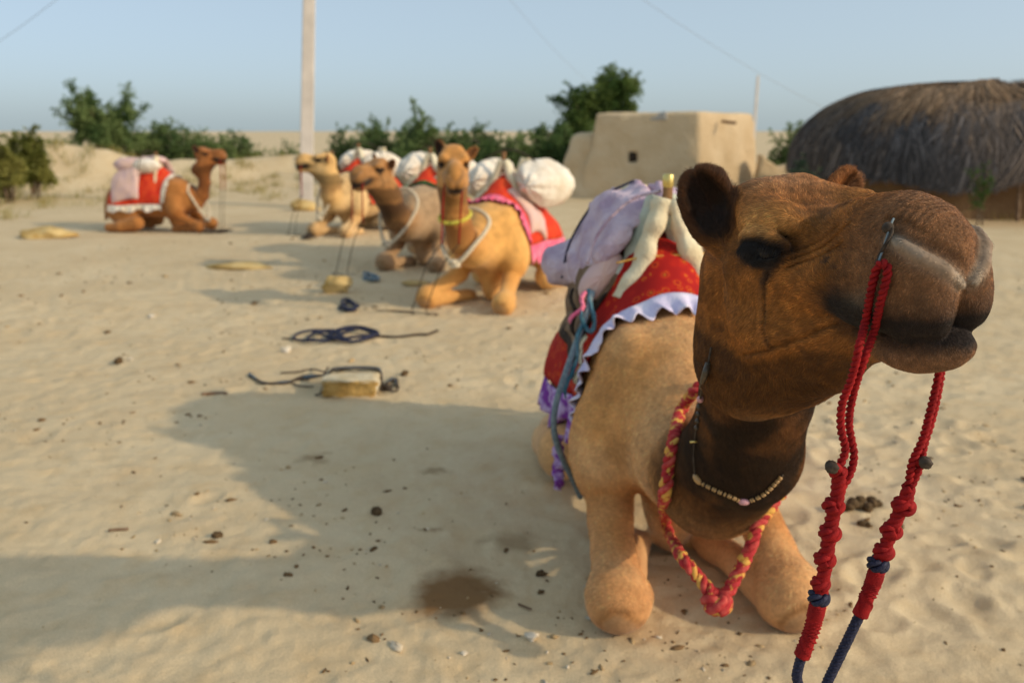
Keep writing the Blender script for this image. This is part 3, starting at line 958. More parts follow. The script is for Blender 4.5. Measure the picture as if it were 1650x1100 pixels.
def sheet(name, fn, nu, nv, thick, mat, parent, wr=0.0, wf=9.0, edge=6, seed=0, cols=None, minth=.004):
    """padded or thin cloth: a curved surface given thickness that rounds off at its edges"""
    u, v = np.linspace(0, 1, nu), np.linspace(0, 1, nv)
    U, Vv = np.meshgrid(u, v, indexing='ij')
    S = fn(U, Vv)
    du = np.gradient(S, axis=0); dv = np.gradient(S, axis=1)
    N = np.cross(du, dv); N /= np.linalg.norm(N, axis=-1)[..., None] + 1e-9
    e = np.sqrt(np.clip((1 - np.abs(2 * U - 1) ** edge) * (1 - np.abs(2 * Vv - 1) ** edge), 0, 1))
    w_ = (wr * fbm(S, wf, 3, 200 + seed)) if wr else 0
    T = minth / 2 + thick / 2 * e
    top = S + N * (T + w_)[..., None]
    bot = S - N * (T - w_)[..., None]
    Fg = grid_faces(nu, nv)
    n = nu * nv
    rim = []
    idx = np.arange(n).reshape(nu, nv)
    loop = np.concatenate([idx[:, 0], idx[-1, 1:], idx[-2::-1, -1], idx[0, -2:0:-1]])
    l2 = np.roll(loop, -1)
    rim = np.stack([loop, loop + n, l2 + n, l2], 1)
    Vt = np.concatenate([top.reshape(-1, 3), bot.reshape(-1, 3)])
    o = mesh(name, Vt, np.concatenate([Fg, Fg[:, ::-1] + n, rim]), mat, parent)
    return o


def frames(P):
    T = np.gradient(P, axis=0); T /= np.linalg.norm(T, axis=1)[:, None] + 1e-9
    n = np.zeros_like(P)
    ref = np.array([0, 0, 1.0]) if abs(T[0, 2]) < .9 else np.array([1.0, 0, 0])
    a = np.cross(T[0], ref); a /= np.linalg.norm(a)
    n[0] = a
    for i in range(1, len(P)):
        b = n[i - 1] - T[i] * (n[i - 1] @ T[i])
        n[i] = b / (np.linalg.norm(b) + 1e-9)
    return T, n, np.cross(T, n)


def tube_vf(P, r, sides=8):
    P = np.asarray(P, float)
    r = np.broadcast_to(np.asarray(r, float), (len(P),))
    T, a, b = frames(P)
    th = np.linspace(0, 2 * PI, sides, endpoint=False)
    V = P[:, None] + r[:, None, None] * (a[:, None] * np.cos(th)[None, :, None] + b[:, None] * np.sin(th)[None, :, None])
    m = len(P)
    i, j = np.meshgrid(np.arange(m - 1), np.arange(sides), indexing='ij')
    j2 = (j + 1) % sides
    Q = np.stack([i * sides + j, i * sides + j2, (i + 1) * sides + j2, (i + 1) * sides + j], -1).reshape(-1, 4).tolist()
    Q.append(list(range(sides))[::-1]); Q.append([(m - 1) * sides + k for k in range(sides)])
    return V.reshape(-1, 3), Q


def join_vf(parts):
    Vs, Fs, o = [], [], 0
    for V, Q in parts:
        Vs.append(np.asarray(V)); Fs += [[k + o for k in f] for f in (Q.tolist() if isinstance(Q, np.ndarray) else Q)]
        o += len(V)
    return np.concatenate(Vs), Fs


def tube(name, pts, r, mat, parent=None, n=40, sides=8):
    P = spline(pts, n)
    V, Q = tube_vf(P, r, sides)
    return mesh(name, V, Q, mat, parent)


def length_of(P): return np.linalg.norm(np.diff(P, axis=0), axis=1).sum()


def twisted(pts, R, r, strands, pitch, step=.0035, sides=6, wob=0.0):
    """strands wound round a path; gives one (V,F) per strand"""
    P = spline(pts, 60)
    n = max(12, int(length_of(P) / step))
    P = spline(pts, n)
    T, a, b = frames(P)
    s = np.concatenate([[0], np.cumsum(np.linalg.norm(np.diff(P, axis=0), axis=1))])
    out = []
    for k in range(strands):
        ph = 2 * PI * s / pitch + 2 * PI * k / strands
        C = P + R * (a * np.cos(ph)[:, None] + b * np.sin(ph)[:, None])
        if wob: C = C + wob * np.stack([vnoise(C, 60, 3 + k), vnoise(C, 60, 13 + k), vnoise(C, 60, 23 + k)], 1)
        out.append(tube_vf(C, r, sides))
    return out


def rope(name, pts, R, r, strands, pitch, mats, parent=None, step=.0035, wob=.0, sides=6):
    st = twisted(pts, R, r, strands, pitch, step, sides, wob)
    V, Fc = join_vf(st)
    o = mesh(name, V, Fc, mats[0], parent)
    for m in mats[1:]: o.data.materials.append(m)
    if len(mats) > 1:
        per = len(o.data.polygons) // strands
        mi = np.minimum(np.arange(len(o.data.polygons)) // per, strands - 1) % len(mats)
        o.data.polygons.foreach_set('material_index', mi.astype(np.int32))
    return o


def lump(name, c, r, mat, parent, amp=.2, freq=30., nu=18, nv=11, seed=0, R=None, amp_abs=None):
    V, Q = uv_sphere((0, 0, 0), 1.0, nu, nv)
    d = 1 + amp * fbm(V, freq / 10., 3, 300 + seed)
    V = V * d[:, None] * np.asarray(r)
    if R is not None: V = V @ np.asarray(R).T
    return mesh(name, V + np.asarray(c), Q, mat, parent)


def knot(name, c, r, mat, parent, seed=0, axis=None, turns=3.0, thin=.42):
    """a rope knot: a cord wound over itself in a ball"""
    rng = np.random.default_rng(seed)
    t = np.linspace(0, 2 * PI * turns, int(40 * turns))
    al, be = rng.uniform(0, 6.28), rng.uniform(1.55, 1.75)
    P = np.stack([np.cos(t) * (1 + .45 * np.cos(t * be + al)), np.sin(t) * (1 + .45 * np.cos(t * be + al)), .75 * np.sin(t * be + al)], 1)
    P *= r * .62
    if axis is not None:
        a = Vector(axis).to_track_quat('Z', 'Y').to_matrix()
        P = P @ np.array(a).T
    V, Q = tube_vf(P + np.asarray(c), r * thin, 7)
    return mesh(name, V, Q, mat, parent)


# fabrics
def floral(name, base, base2, motif, dark, scale=14.0):
    m, t, b = mat_new(name)
    tc = nnode(t, 'ShaderNodeTexCoord')
    vo = nnode(t, 'ShaderNodeTexVoronoi', Scale=scale); lnk(t, tc.outputs['Object'], vo.inputs['Vector'])
    no = nnode(t, 'ShaderNodeTexNoise', Scale=scale * 1.8, Detail=5.0); lnk(t, tc.outputs['Object'], no.inputs['Vector'])
    ad = nnode(t, 'ShaderNodeMath', operation='MULTIPLY_ADD'); ad.inputs[1].default_value = .35
    lnk(t, no.outputs[0], ad.inputs[0]); lnk(t, vo.outputs['Distance'], ad.inputs[2])
    r = nnode(t, 'ShaderNodeValToRGB')
    el = r.color_ramp.elements
    el[0].position = .24; el[0].color = (*motif, 1)
    el[1].position = .80; el[1].color = (*base2, 1)
    for p, c in ((.30, dark), (.35, base), (.44, base), (.47, motif), (.50, base)):
        e = el.new(p); e.color = (*c, 1)
    lnk(t, ad.outputs[0], r.inputs[0])
    lnk(t, r.outputs[0], b.inputs['Base Color'])
    b.inputs['Roughness'].default_value = .8; b.inputs['Specular IOR Level'].default_value = .15
    n2 = nnode(t, 'ShaderNodeTexNoise', Scale=220.0, Detail=3.0); lnk(t, tc.outputs['Object'], n2.inputs['Vector'])
    bp = nnode(t, 'ShaderNodeBump', Strength=.3, Distance=.004); lnk(t, n2.outputs[0], bp.inputs['Height']); lnk(t, bp.outputs[0], b.inputs['Normal'])
    return m


FAB = dict(
    red=floral('red_floral_cloth', (.46, .018, .010), (.36, .012, .010), (.62, .17, .015), (.05, .006, .006), 22.0),
    red2=simple('red_cloth', (.58, .030, .016), (.66, .07, .02), 9, .8, .3, 90),
    pink=simple('pink_hem_cloth', (.72, .10, .20), (.80, .22, .33), 12, .8, .3, 60),
    green=simple('green_hem_cloth', (.01, .11, .035), (.02, .18, .06), 12, .8, .3, 60),
    lilac=simple('lilac_quilt_cloth', (.42, .30, .40), (.62, .50, .58), 7, .9, .7, 26, dist=.03, detail=7, contrast=(.36, .58)),
    peach=simple('peach_quilt_cloth', (.66, .46, .38), (.62, .44, .44), 7, .85, .3, 50),
    cream=simple('cream_cotton', (.62, .52, .33), (.74, .68, .50), 7, .85, .5, 55, dist=.012),
    white=simple('white_cotton', (.62, .53, .41), (.82, .77, .68), 4.5, .9, .6, 14, dist=.04, detail=7),
    pale=simple('pale_green_quilt', (.40, .44, .36), (.58, .60, .50), 8, .85, .4, 50),
    ruffle=simple('lilac_ruffle_cloth', (.56, .52, .74), (.74, .70, .84), 10, .8, .3, 80),
    purple=simple('purple_ruffle_cloth', (.22, .05, .34), (.58, .44, .70), 22, .8, .3, 80, contrast=(.45, .6)),
    felt=simple('dark_felt', (.020, .014, .012), (.055, .04, .03), 10, .95, .5, 80),
    brown=simple('brown_sacking', (.16, .10, .06), (.26, .18, .12), 12, .95, .5, 120),
    wood=simple('dark_wood', (.14, .065, .025), (.26, .14, .06), 14, .6, .3, 50, stretch=(1, 1, .2)),
    rope_red=simple('red_rope', (.20, .004, .006), (.31, .008, .009), 60, .75, .5, 420, dist=.003),
    rope_yel=simple('yellow_rope', (.60, .27, .05), (.68, .42, .12), 50, .8, .4, 300, dist=.003),
    rope_pink=simple('crimson_rope', (.40, .025, .03), (.54, .10, .08), 50, .8, .4, 300, dist=.003),
    rope_braid=simple('crimson_yellow_braid', (.40, .03, .035), (.66, .36, .08), 38, .8, .5, 300, dist=.003, contrast=(.50, .56)),
    rope_navy=simple('navy_rope', (.009, .011, .030), (.035, .038, .075), 260, .6, .5, 420, dist=.003),
    rope_dark=simple('dark_cord', (.035, .025, .018), (.08, .06, .045), 80, .7, .4, 300, dist=.002),
    rope_grey=simple('blue_grey_rope', (.13, .18, .22), (.22, .28, .31), 60, .7, .4, 200, dist=.003),
    rope_cream=simple('cream_rope', (.56, .48, .34), (.70, .62, .48), 50, .85, .4, 200, dist=.003),
    rope_lime=simple('yellow_collar', (.52, .45, .04), (.64, .58, .12), 50, .8, .4, 200),
    teal=simple('teal_cloth', (.03, .13, .19), (.16, .30, .36), 14, .8, .3, 60),
)
brass, _t, _b = mat_new('brass'); _b.inputs['Base Color'].default_value = (.72, .56, .20, 1); _b.inputs['Metallic'].default_value = .9; _b.inputs['Roughness'].default_value = .32
bead_pink, _t, _b = mat_new('pink_bead'); _b.inputs['Base Color'].default_value = (.58, .30, .34, 1); _b.inputs['Roughness'].default_value = .3
bead_tan, _t, _b = mat_new('tan_bead'); _b.inputs['Base Color'].default_value = (.42, .25, .10, 1); _b.inputs['Roughness'].default_value = .35
bead_dark, _t, _b = mat_new('dark_bead'); _b.inputs['Base Color'].default_value = (.06, .045, .03, 1); _b.inputs['Roughness'].default_value = .4


def draper(cm, off):
    """(x, angle) -> point lying on the camel's back"""
    def f(x, ang, zc=.60, extra=0.0):
        sh = x.shape
        o = np.stack([x, np.zeros(sh), np.full(sh, zc)], -1).reshape(-1, 3)
        d = np.stack([np.zeros(sh), np.sin(ang), np.cos(ang)], -1).reshape(-1, 3)
        t = np.full(len(o), .95)
        for _ in range(26):
            t = t - .8 * np.clip(cm.body((o + d * t[:, None]).astype(np.float32)) - off, -.1, .1)
            t = np.maximum(t, .05)
        return (o + d * (t[:, None] + extra)).reshape(sh + (3,))
    return f


def blanket_set(cm, par, mats, x0=-1.16, x1=-.10, slant=.16, amax=1.95, ruf_w=.14, prefix='', front=True, bottom=True, wave=.020, nlat=70):
    """saddle cloth: main cloth with a gathered ruffle along its front edge and hem"""
    dr = draper(cm, .018)
    def xa(U, Vv):
        ang = (Vv * 2 - 1) * amax
        xf = x1 - slant * np.abs(Vv * 2 - 1) ** 1.3
        x = x0 + (xf - x0) * U
        return x, ang
    def fn(U, Vv):
        x, ang = xa(U, Vv)
        P = dr(x, ang)
        P = P + .010 * np.stack([0 * U, fbm(P, 5, 2, 7) * 1.0, 0 * U], -1)
        return P
    sheet('cloth', fn, 46, nlat, .010, mats[0], par, wr=.006, wf=8, edge=30)
    if front:
        for nm, vv in (('ruffle', (0.02, .98)),):
            def fr(U, Vv):
                v = vv[0] + (vv[1] - vv[0]) * U
                x, ang = xa(np.ones_like(U), v)
                P = dr(x + Vv * ruf_w * .9, ang, extra=.006)
                nrm = np.stack([np.zeros_like(U), np.sin(ang), np.cos(ang)], -1)
                ph = U * nlat * 1.7 + 3.2 * vnoise(np.stack([U * 14, 0 * U, 0 * U], -1), 1, 5)
                P = P + nrm * ((.004 + .75 * wave * np.sin(ph) + .010 * vnoise(np.stack([U * 60, Vv, 0 * U], -1), 1, 4)) * Vv ** .8)[..., None]
                P[..., 0] += .012 * np.cos(ph * 1.3) * Vv
                return P
            sheet(nm, fr, 260, 9, .003, mats[1], par, edge=40)
    if bottom:
        for sg in (-1, 1):
            def fb(U, Vv):
                x = x0 + (x1 - slant - x0 + .02) * U
                ang = np.full_like(U, sg * amax)
                P = dr(x, ang, extra=.010)
                ph = U * 46 + 3 * vnoise(np.stack([U * 12, 0 * U, 0 * U], -1), 1, 15 + sg)
                P = P + np.stack([.012 * np.cos(ph * 1.2) * Vv, sg * (.012 + (wave * 1.2) * np.sin(ph)) * Vv ** .8, -Vv * ruf_w * (1.15 + .25 * np.sin(U * 19))], -1)
                return P
            sheet('hem_ruffle', fb, 150, 8, .003, mats[2], par, edge=40)


def L_at(px, py, y): return to_local(at(px, py, y), M_ORG, M_YAW)


def cast(px, py, off=.006, cm=None, org=None, yaw=None):
    cm = cm or main; org = org or M_ORG; yaw = M_YAW if yaw is None else yaw
    c = to_local((0, 0, H), org, yaw)
    e = to_local(at(px, py, 1.0), org, yaw)
    d = (e - c) / np.linalg.norm(e - c)
    t = .6
    cm.detail = False
    for _ in range(220):
        s = cm.sdf((c + d * t)[None].astype(np.float32))[0] - off
        t += .7 * min(s, .3)
        if s < .0008 or t > 6: break
    return c + d * t


def blob(name, sdf, lo, hi, h, mat, parent):
    V, Q = surface_nets(sdf, lo, hi, h)
    return mesh(name, V, Q, mat, parent)


def sack(name, sg, c, r, roll, mat, parent, seed, pitch=0, amp=.06):
    """a stuffed cloth sack: swollen ellipsoid with pinched ends and creases"""
    V, Q = uv_sphere((0, 0, 0), 1.0, 40, 26)
    V = V[:, [2, 0, 1]]
    pin = 1 - .25 * np.abs(V[:, 0]) ** 3
    V = np.sign(V) * np.abs(V) ** .82
    V[:, 1:] *= pin[:, None]
    rad = 1 + amp * fbm(V * np.array([1, 1.6, 1.6]), 1.7, 3, seed)
    an = np.arctan2(V[:, 2], V[:, 1])
    rad = rad + .03 * np.sin(an * 7 + 3 * V[:, 0]) * np.abs(V[:, 0]) ** 1.5
    V = V * rad[:, None] * np.asarray(r)
    a = math.radians(roll) * -sg
    Rx = np.array([[1, 0, 0], [0, math.cos(a), -math.sin(a)], [0, math.sin(a), math.cos(a)]])
    V = V @ Rx.T @ rotm(0, pitch).T
    return mesh(name, V + np.array([c[0], sg * c[1], c[2]]), Q, mat, parent)

# ---- tack of the brown-headed camel
SB = empty('saddle_blanket', M_ORG, M_YAW, 'red floral saddle blanket with lilac ruffle on the brown-headed camel', 'blanket', 'saddle blankets')
blanket_set(main, SB, (FAB['red'], FAB['ruffle'], FAB['purple']))
# gathered tassel at the hem corner
sheet('corner_tassel', lambda U, V: np.stack([-.27 + .05 * (V - .5) * (1 - .5 * U) + .012 * np.sin(U * 17), -.415 - .015 * np.sin(V * 9 + U * 8), .40 - .24 * U], -1), 24, 10, .01, FAB['purple'], SB, wr=.01, wf=30)

SD = empty('saddle', M_ORG, M_YAW, 'padded saddle with lilac quilts and brass-topped peg on the brown-headed camel', 'saddle', 'camel saddles')


def pad_leg(sg, dx, nm, y1, z1, r=.042, mat=None):
    pts = spline([(-.34 + dx, sg * .018, 1.345), (-.33 + dx, sg * .05, 1.24), (-.32 + dx, sg * .105, 1.09), (-.30 + dx, sg * y1, z1)], 40)
    rr = r * (.8 + .35 * np.linspace(0, 1, 40)) * (1 + .10 * np.sin(np.linspace(0, 25, 40)))
    V, Q = tube_vf(pts, rr, 14)
    V = V + .010 * np.stack([fbm(V, 14, 3, 400 + sg), fbm(V, 14, 3, 402 + sg), 0 * V[:, 0]], 1)
    return mesh(nm, V, Q, mat or FAB['cream'], SD)


for sg in (-1, 1):
    pad_leg(sg, .03, 'padded_leg', .165, .955)
    pad_leg(sg, -.09, 'padded_leg', .20, .96, .05, FAB['pale'])
    pad_leg(sg, -.70, 'padded_leg', .19, .92, .045)
pv, pq = tube_vf(spline([(-.34, 0, 1.28), (-.34, 0, 1.36), (-.34, 0, 1.40)], 12), .020, 12)
PEG = mesh('peg', pv, pq, FAB['wood'], SD)
kn = [(0, 0.0), (.019, .0), (.022, .006), (.022, .046), (.019, .052), (0, .053)]
th = np.linspace(0, 2 * PI, 20, endpoint=False)
kv = np.array([[(r * math.cos(a), r * math.sin(a), z) for a in th] for r, z in kn]).reshape(-1, 3) + np.array([-.34, 0, 1.385])
kf = [[i * 20 + j, i * 20 + (j + 1) % 20, (i + 1) * 20 + (j + 1) % 20, (i + 1) * 20 + j] for i in range(len(kn) - 1) for j in range(20)]
mesh('brass_knob', kv, kf, brass, PEG)


def quilt(sg, x0, x1, prof, thick, mat, nm, seed, wr=.012, nu=44, nv=36, wf=7):
    pr = np.asarray(prof, float)
    def fn(U, V):
        t = V * (len(pr) - 1)
        c = spline(pr, 80)
        P = c[np.clip((V * 79).astype(int), 0, 79)]
        f = (V * 79) - np.clip((V * 79).astype(int), 0, 78)
        P = c[np.clip((V * 79).astype(int), 0, 78)] * (1 - f)[..., None] + c[np.clip((V * 79).astype(int), 0, 78) + 1] * f[..., None]
        x = x0 + (x1 - x0) * U
        return np.stack([x + P[..., 2] * U if pr.shape[1] > 2 else x, sg * P[..., 0], P[..., 1] - .16 * U ** 2.2 - .03 * (1 - U) ** 4], -1)
    return sheet(nm, fn, nu, nv, thick, mat, SD, wr=wr, wf=wf, seed=seed)


def quilt_dome(sg):
    """thick quilt thrown over the saddle, open at the front"""
    def f(p):
        n = .022 * fbm(p * np.array([.6, 1.6, 1.2]), 7, 3, 610 + sg) + .006 * np.sin(p[:, 0] * 42 + 6 * vnoise(p, 5, 613))
        o = ell(p, (-.74, 0, 1.0), (.50, .335, .375))
        i = ell(p, (-.70, 0, .99), (.50, .285, .320))
        d = smax(o + n, -i, .03)
        d = smax(d, p[:, 0] + .385 + .05 * (p[:, 2] - 1.2) + .012 * vnoise(p, 14, 615), .035)
        d = smax(d, .955 - .10 * np.abs(p[:, 1]) - p[:, 2] - .04 * vnoise(p, 6, 619), .03)
        d = smin(d, ell(p, (-.98, sg * .33, .99), (.17, .12, .095), rotm(0, 0, -sg * 30)) + n, .05)
        return smax(d, -sg * p[:, 1] + .012, .03)
    return blob('quilt', f, (-1.32, -.56, .74), (-.30, .56, 1.46), .017, FAB['lilac'], SD)


for sg in (-1, 1):
    QD = quilt_dome(sg)
    if sg < 0: QR = QD
    quilt(sg, -.40, -.98, [(.08, 1.21), (.17, 1.18), (.25, 1.08), (.29, .97), (.31, .87)], .05, FAB['brown'], 'under_quilt', 3 + sg)
    quilt(sg, -.34, -.95, [(.13, 1.10), (.21, 1.02), (.29, .90), (.35, .78)], .04, FAB['brown'], 'sacking_flap', 5 + sg)
# folded quilt ends showing at the front
sack('quilt_fold', -1, (-.40, .245, 1.03), (.055, .055, .115), -38, FAB['peach'], SD, 631, pitch=8)
sack('quilt_fold', -1, (-.40, .20, 1.16), (.05, .045, .10), -42, FAB['lilac'], SD, 632)
sack('quilt_fold', 1, (-.40, .245, 1.03), (.055, .055, .115), -38, FAB['peach'], SD, 633, pitch=8)
tube('quilt_hem', [(-.365, -.02, 1.372), (-.372, -.12, 1.345), (-.385, -.20, 1.28), (-.392, -.265, 1.19), (-.398, -.30, 1.08)], .007, FAB['lilac'], QR, 30, 8)
# felt pad between saddle and blanket
_dr = draper(main, .035)
for sg in (-1, 1):
    sheet('felt_pad', lambda U, V: _dr(-.95 + .62 * U, sg * (.55 + .80 * V), extra=.0), 24, 20, .035, FAB['felt'], SD, wr=.006, seed=14 + sg)
sheet('pale_quilt_lining', lambda U, V: np.stack([-.34 - .1 * V, -.13 + .26 * U, 1.085 + .05 * np.sin(U * PI) - .02 * V], -1), 30, 8, .03, FAB['pale'], SD, wr=.008, wf=18, seed=17)
tube('lashing_cord', [(-.29, -.20, 1.10), (-.275, -.10, 1.125), (-.27, 0, 1.13), (-.275, .10, 1.135), (-.29, .20, 1.14)], .0045, FAB['rope_yel'], SD, 30, 6)
tube('lashing_cord', [(-.80, -.05, 1.385), (-.80, -.21, 1.30), (-.80, -.325, 1.12), (-.82, -.36, .95)], .006, FAB['rope_navy'], SD, 30, 6)
g = [L_at(955, 470, 3.22), L_at(940, 520, 3.14), L_at(915, 590, 3.08), L_at(896, 650, 3.05), L_at(893, 695, 3.05), L_at(905, 735, 3.08), L_at(922, 770, 3.15), L_at(935, 800, 3.25)]
tube('girth_rope', g, .0125, FAB['rope_grey'], SD, 60, 10)
for k, (mt, q) in enumerate((('teal', [(950, 465, 3.24), (955, 500, 3.16), (950, 535, 3.13), (938, 500, 3.12)]), ('pink', [(945, 470, 3.22), (935, 495, 3.15), (920, 520, 3.14)]),
                             ('felt', [(925, 465, 3.4), (922, 500, 3.3), (926, 540, 3.25)]), ('teal', [(940, 520, 3.13), (925, 580, 3.1), (912, 640, 3.1)]), ('cream', [(945, 540, 3.12), (932, 590, 3.1), (930, 620, 3.1)]))):
    c = spline([L_at(*p) for p in q], 30)
    def rib(U, V, c=c):
        return c[np.clip((U * 29).astype(int), 0, 29)] + np.stack([.035 * (V - .5), -.01 * np.sin(U * 9), 0 * U], -1)
    sheet('cloth_tie', rib, 30, 6, .012, FAB[mt], SD, wr=.004, wf=30, seed=30 + k)

# ---- lead ropes
peg_o = None


def hl(p): return np.asarray(p) @ main.R.T + main.T


PG = empty('nose_peg', M_ORG, M_YAW, 'dark wooden nose peg with cord through the brown-headed camel\'s nostril', 'nose peg')
c = cast(1431, 367, .004)
V, Q = uv_sphere(c, (.009, .009, .009), 14, 9)
mesh('button', V, Q, FAB['rope_dark'], PG)
P = [cast(1424, 372, .004), cast(1431, 361, .007), cast(1438, 372, .005), cast(1428, 392, .005), cast(1418, 410, .005), cast(1412, 426, .008)]
tube('cord', P, .0026, FAB['rope_dark'], PG, 40, 6)
tube('cord', [cast(1440, 352, .003), cast(1434, 366, .006), cast(1424, 398, .005), cast(1416, 420, .007)], .0018, FAB['rope_grey'], PG, 40, 6)


def W(px, py, y): return np.array(at(px, py, y))


def w_cast(px, py, off):
    p = cast(px, py, off)
    c_, s_ = math.cos(M_YAW), math.sin(M_YAW)
    return np.array([M_ORG[0] + p[0] * c_ - p[1] * s_, M_ORG[1] + p[0] * s_ + p[1] * c_, p[2]])


def lead(name, label, A, B, kn, low, wrap, tail, top=None, stub=None):
    r = empty(name, (0, 0, 0), 0, label, 'rope', 'lead ropes of the brown-headed camel')
    rope('red_cord', A, .0034, .0038, 2, .020, [FAB['rope_red']], r, .0028)
    rope('red_cord', B, .0034, .0038, 2, .020, [FAB['rope_red']], r, .0028)
    rope('red_cord', low, .0060, .0062, 3, .034, [FAB['rope_red']], r, .003, wob=.0012)
    for k, (c, rr) in enumerate(kn):
        knot('knot', c, rr, FAB['rope_red'], r, 50 + k, axis=tuple(low[-1] - low[0]))
    Pw = spline(wrap, 60)
    parts = [tube_vf(Pw, .0125 * (1 + .12 * np.sin(np.linspace(0, 7, 60))), 12)]
    parts += twisted(wrap, .0120, .0026, 3, .0105, .0020, 5)
    V, Q = join_vf(parts)
    mesh('wrapping', V, Q, FAB['rope_red'], r)
    knot('navy_knot', wrap[0] + np.array([0, 0, .012]), .016, FAB['rope_navy'], r, 77, turns=5, thin=.30)
    rope('navy_rope', tail, .0046, .0046, 4, .030, [FAB['rope_navy']], r, .004)
    if stub is not None:
        tube('rope_end', stub, .0075, FAB['rope_red'], r, 12, 8)
        lump('burnt_tip', stub[-1], .0105, FAB['rope_dark'], r, .2, 20)
    return r


t0 = w_cast(1413, 430, .010)
Y0 = t0[1]
A1 = [t0, w_cast(1403, 470, .010), w_cast(1394, 520, .010), W(1384, 560, Y0 - .02), W(1372, 610, Y0 - .01), W(1357, 650, Y0), W(1355, 690, Y0), W(1362, 725, Y0), W(1352, 752, Y0)]
B1 = [t0, w_cast(1424, 424, .012), w_cast(1430, 440, .011), w_cast(1418, 490, .010), w_cast(1408, 535, .010), W(1394, 575, Y0 - .015), W(1376, 630, Y0), W(1368, 680, Y0 + .01), W(1376, 735, Y0), W(1366, 770, Y0), W(1352, 790, Y0)]
low1 = [W(1353, 755, Y0), W(1349, 800, Y0), W(1338, 850, Y0), W(1330, 905, Y0), W(1322, 955, Y0)]
kn1 = [(W(1350, 760, Y0), .012), (W(1343, 815, Y0), .0145), (W(1337, 858, Y0), .0145), (W(1329, 900, Y0), .0145), (W(1322, 940, Y0), .013)]
wr1 = [W(1318, 972, Y0), W(1314, 990, Y0), W(1306, 1020, Y0), W(1292, 1056, Y0)]
tail1 = [W(1293, 1050, Y0), W(1284, 1085, Y0), W(1270, 1150, Y0), np.array([.27, Y0 - .02, .45]), np.array([.20, Y0 - .08, .12]), np.array([.12, Y0 - .20, .03]), np.array([-.10, Y0 - .42, .03])]
lead('lead_rope', 'red knotted lead rope hanging from the peg across the brown-headed camel\'s lips', A1, B1, kn1, low1, wr1, tail1, stub=[W(1352, 757, Y0 - .01), W(1346, 752, Y0 - .012), W(1340, 752, Y0 - .014)])
Y1 = Y0 + .03
lc = hl((.43, .085, -.10)); c_, s_ = math.cos(M_YAW), math.sin(M_YAW)
l0 = np.array([M_ORG[0] + lc[0] * c_ - lc[1] * s_, M_ORG[1] + lc[0] * s_ + lc[1] * c_, lc[2]])
A2 = [l0, l0 + np.array([.012, -.01, -.06]), l0 * .35 + W(1520, 600, Y1) * .65, W(1509, 620, Y1), W(1497, 670, Y1), W(1486, 710, Y1), W(1470, 745, Y1), W(1464, 780, Y1)]
B2 = [l0 + np.array([.004, 0, 0]), l0 + np.array([.020, -.01, -.06]), l0 * .35 + W(1523, 600, Y1) * .65, W(1513, 622, Y1 + .005), W(1502, 672, Y1 + .005), W(1490, 712, Y1 + .005), W(1482, 750, Y1), W(1468, 785, Y1)]
low2 = [W(1464, 785, Y1), W(1457, 810, Y1), W(1440, 845, Y1), W(1427, 880, Y1), W(1416, 905, Y1)]
kn2 = [(W(1456, 815, Y1), .0155), (W(1436, 855, Y1), .0145), (W(1424, 888, Y1), .014)]
wr2 = [W(1413, 918, Y1), W(1408, 935, Y1), W(1400, 955, Y1), W(1386, 990, Y1)]
tail2 = [W(1388, 984, Y1), W(1366, 1030, Y1), W(1334, 1096, Y1), W(1300, 1170, Y1), np.array([.26, Y1 - .05, .35]), np.array([.16, Y1 - .18, .06]), np.array([.06, Y1 - .30, .03]), np.array([-.22, Y1 - .45, .03])]
lead('lead_rope', 'red knotted lead rope hanging behind the brown-headed camel\'s chin', A2, B2, kn2, low2, wr2, tail2, stub=[W(1478, 742, Y1), W(1486, 744, Y1 - .006), W(1491, 745, Y1 - .01)])

# ---- neck rope and bead string of the brown-headed camel
NR = empty('neck_rope', M_ORG, M_YAW, 'thick red and yellow braided rope looped round the brown-headed camel\'s neck', 'rope')
pts = [L_at(1152, 612, 2.46), L_at(1122, 628, 2.40), cast(1098, 660, .016), cast(1086, 705, .016), cast(1077, 755, .016), cast(1070, 805, .016), cast(1074, 845, .016),
       L_at(1094, 890, 2.22), L_at(1128, 932, 2.14), L_at(1160, 962, 2.10), L_at(1188, 925, 2.12), L_at(1210, 880, 2.15), L_at(1224, 842, 2.20)]
e = pts[-1]
tp = pts[0]
pts += [e + np.array([-.10, .10, .10]), e + np.array([-.32, .10, .26]), np.array([tp[0] - .06, .05, .88]), tp + np.array([-.06, -.02, .05]), tp + np.array([-.005, -.003, .004])]
rope('braid', pts, .0095, .0100, 3, .075, [FAB['rope_braid'], FAB['rope_pink'], FAB['rope_braid']], NR, .006, wob=.003, sides=8)
kc = L_at(1156, 970, 2.09)
knot('knot', kc, .036, FAB['rope_braid'], NR, 5, turns=3, thin=.38)
knot('knot', kc + np.array([.004, -.004, .004]), .037, FAB['rope_pink'], NR, 9, turns=2.6, thin=.36)

BN = empty('bead_string', M_ORG, M_YAW, 'thin beaded cord with pink beads round the brown-headed camel\'s neck', 'necklace')
bp = [cast(1146, 560, .006), cast(1141, 585, .006), cast(1134, 610, .006), cast(1128, 645, .006), cast(1124, 680, .006), cast(1119, 712, .006), cast(1118, 745, .006), cast(1124, 772, .006),
      cast(1150, 788, .006), cast(1178, 800, .006), cast(1200, 808, .006), cast(1228, 798, .006), cast(1248, 780, .006), cast(1262, 764, .006)]
bs = spline(bp, 120)
V, Q = tube_vf(bs, .0026, 6); mesh('cord', V, Q, FAB['rope_dark'], BN)


def bead(i, r, mat, R=None):
    V, Q = uv_sphere((0, 0, 0), r, 12, 8)
    T = np.gradient(bs, axis=0)[i]
    M = np.array(Vector(T).to_track_quat('Z', 'Y').to_matrix())
    mesh('bead', V @ M.T + bs[i], Q, mat, BN)


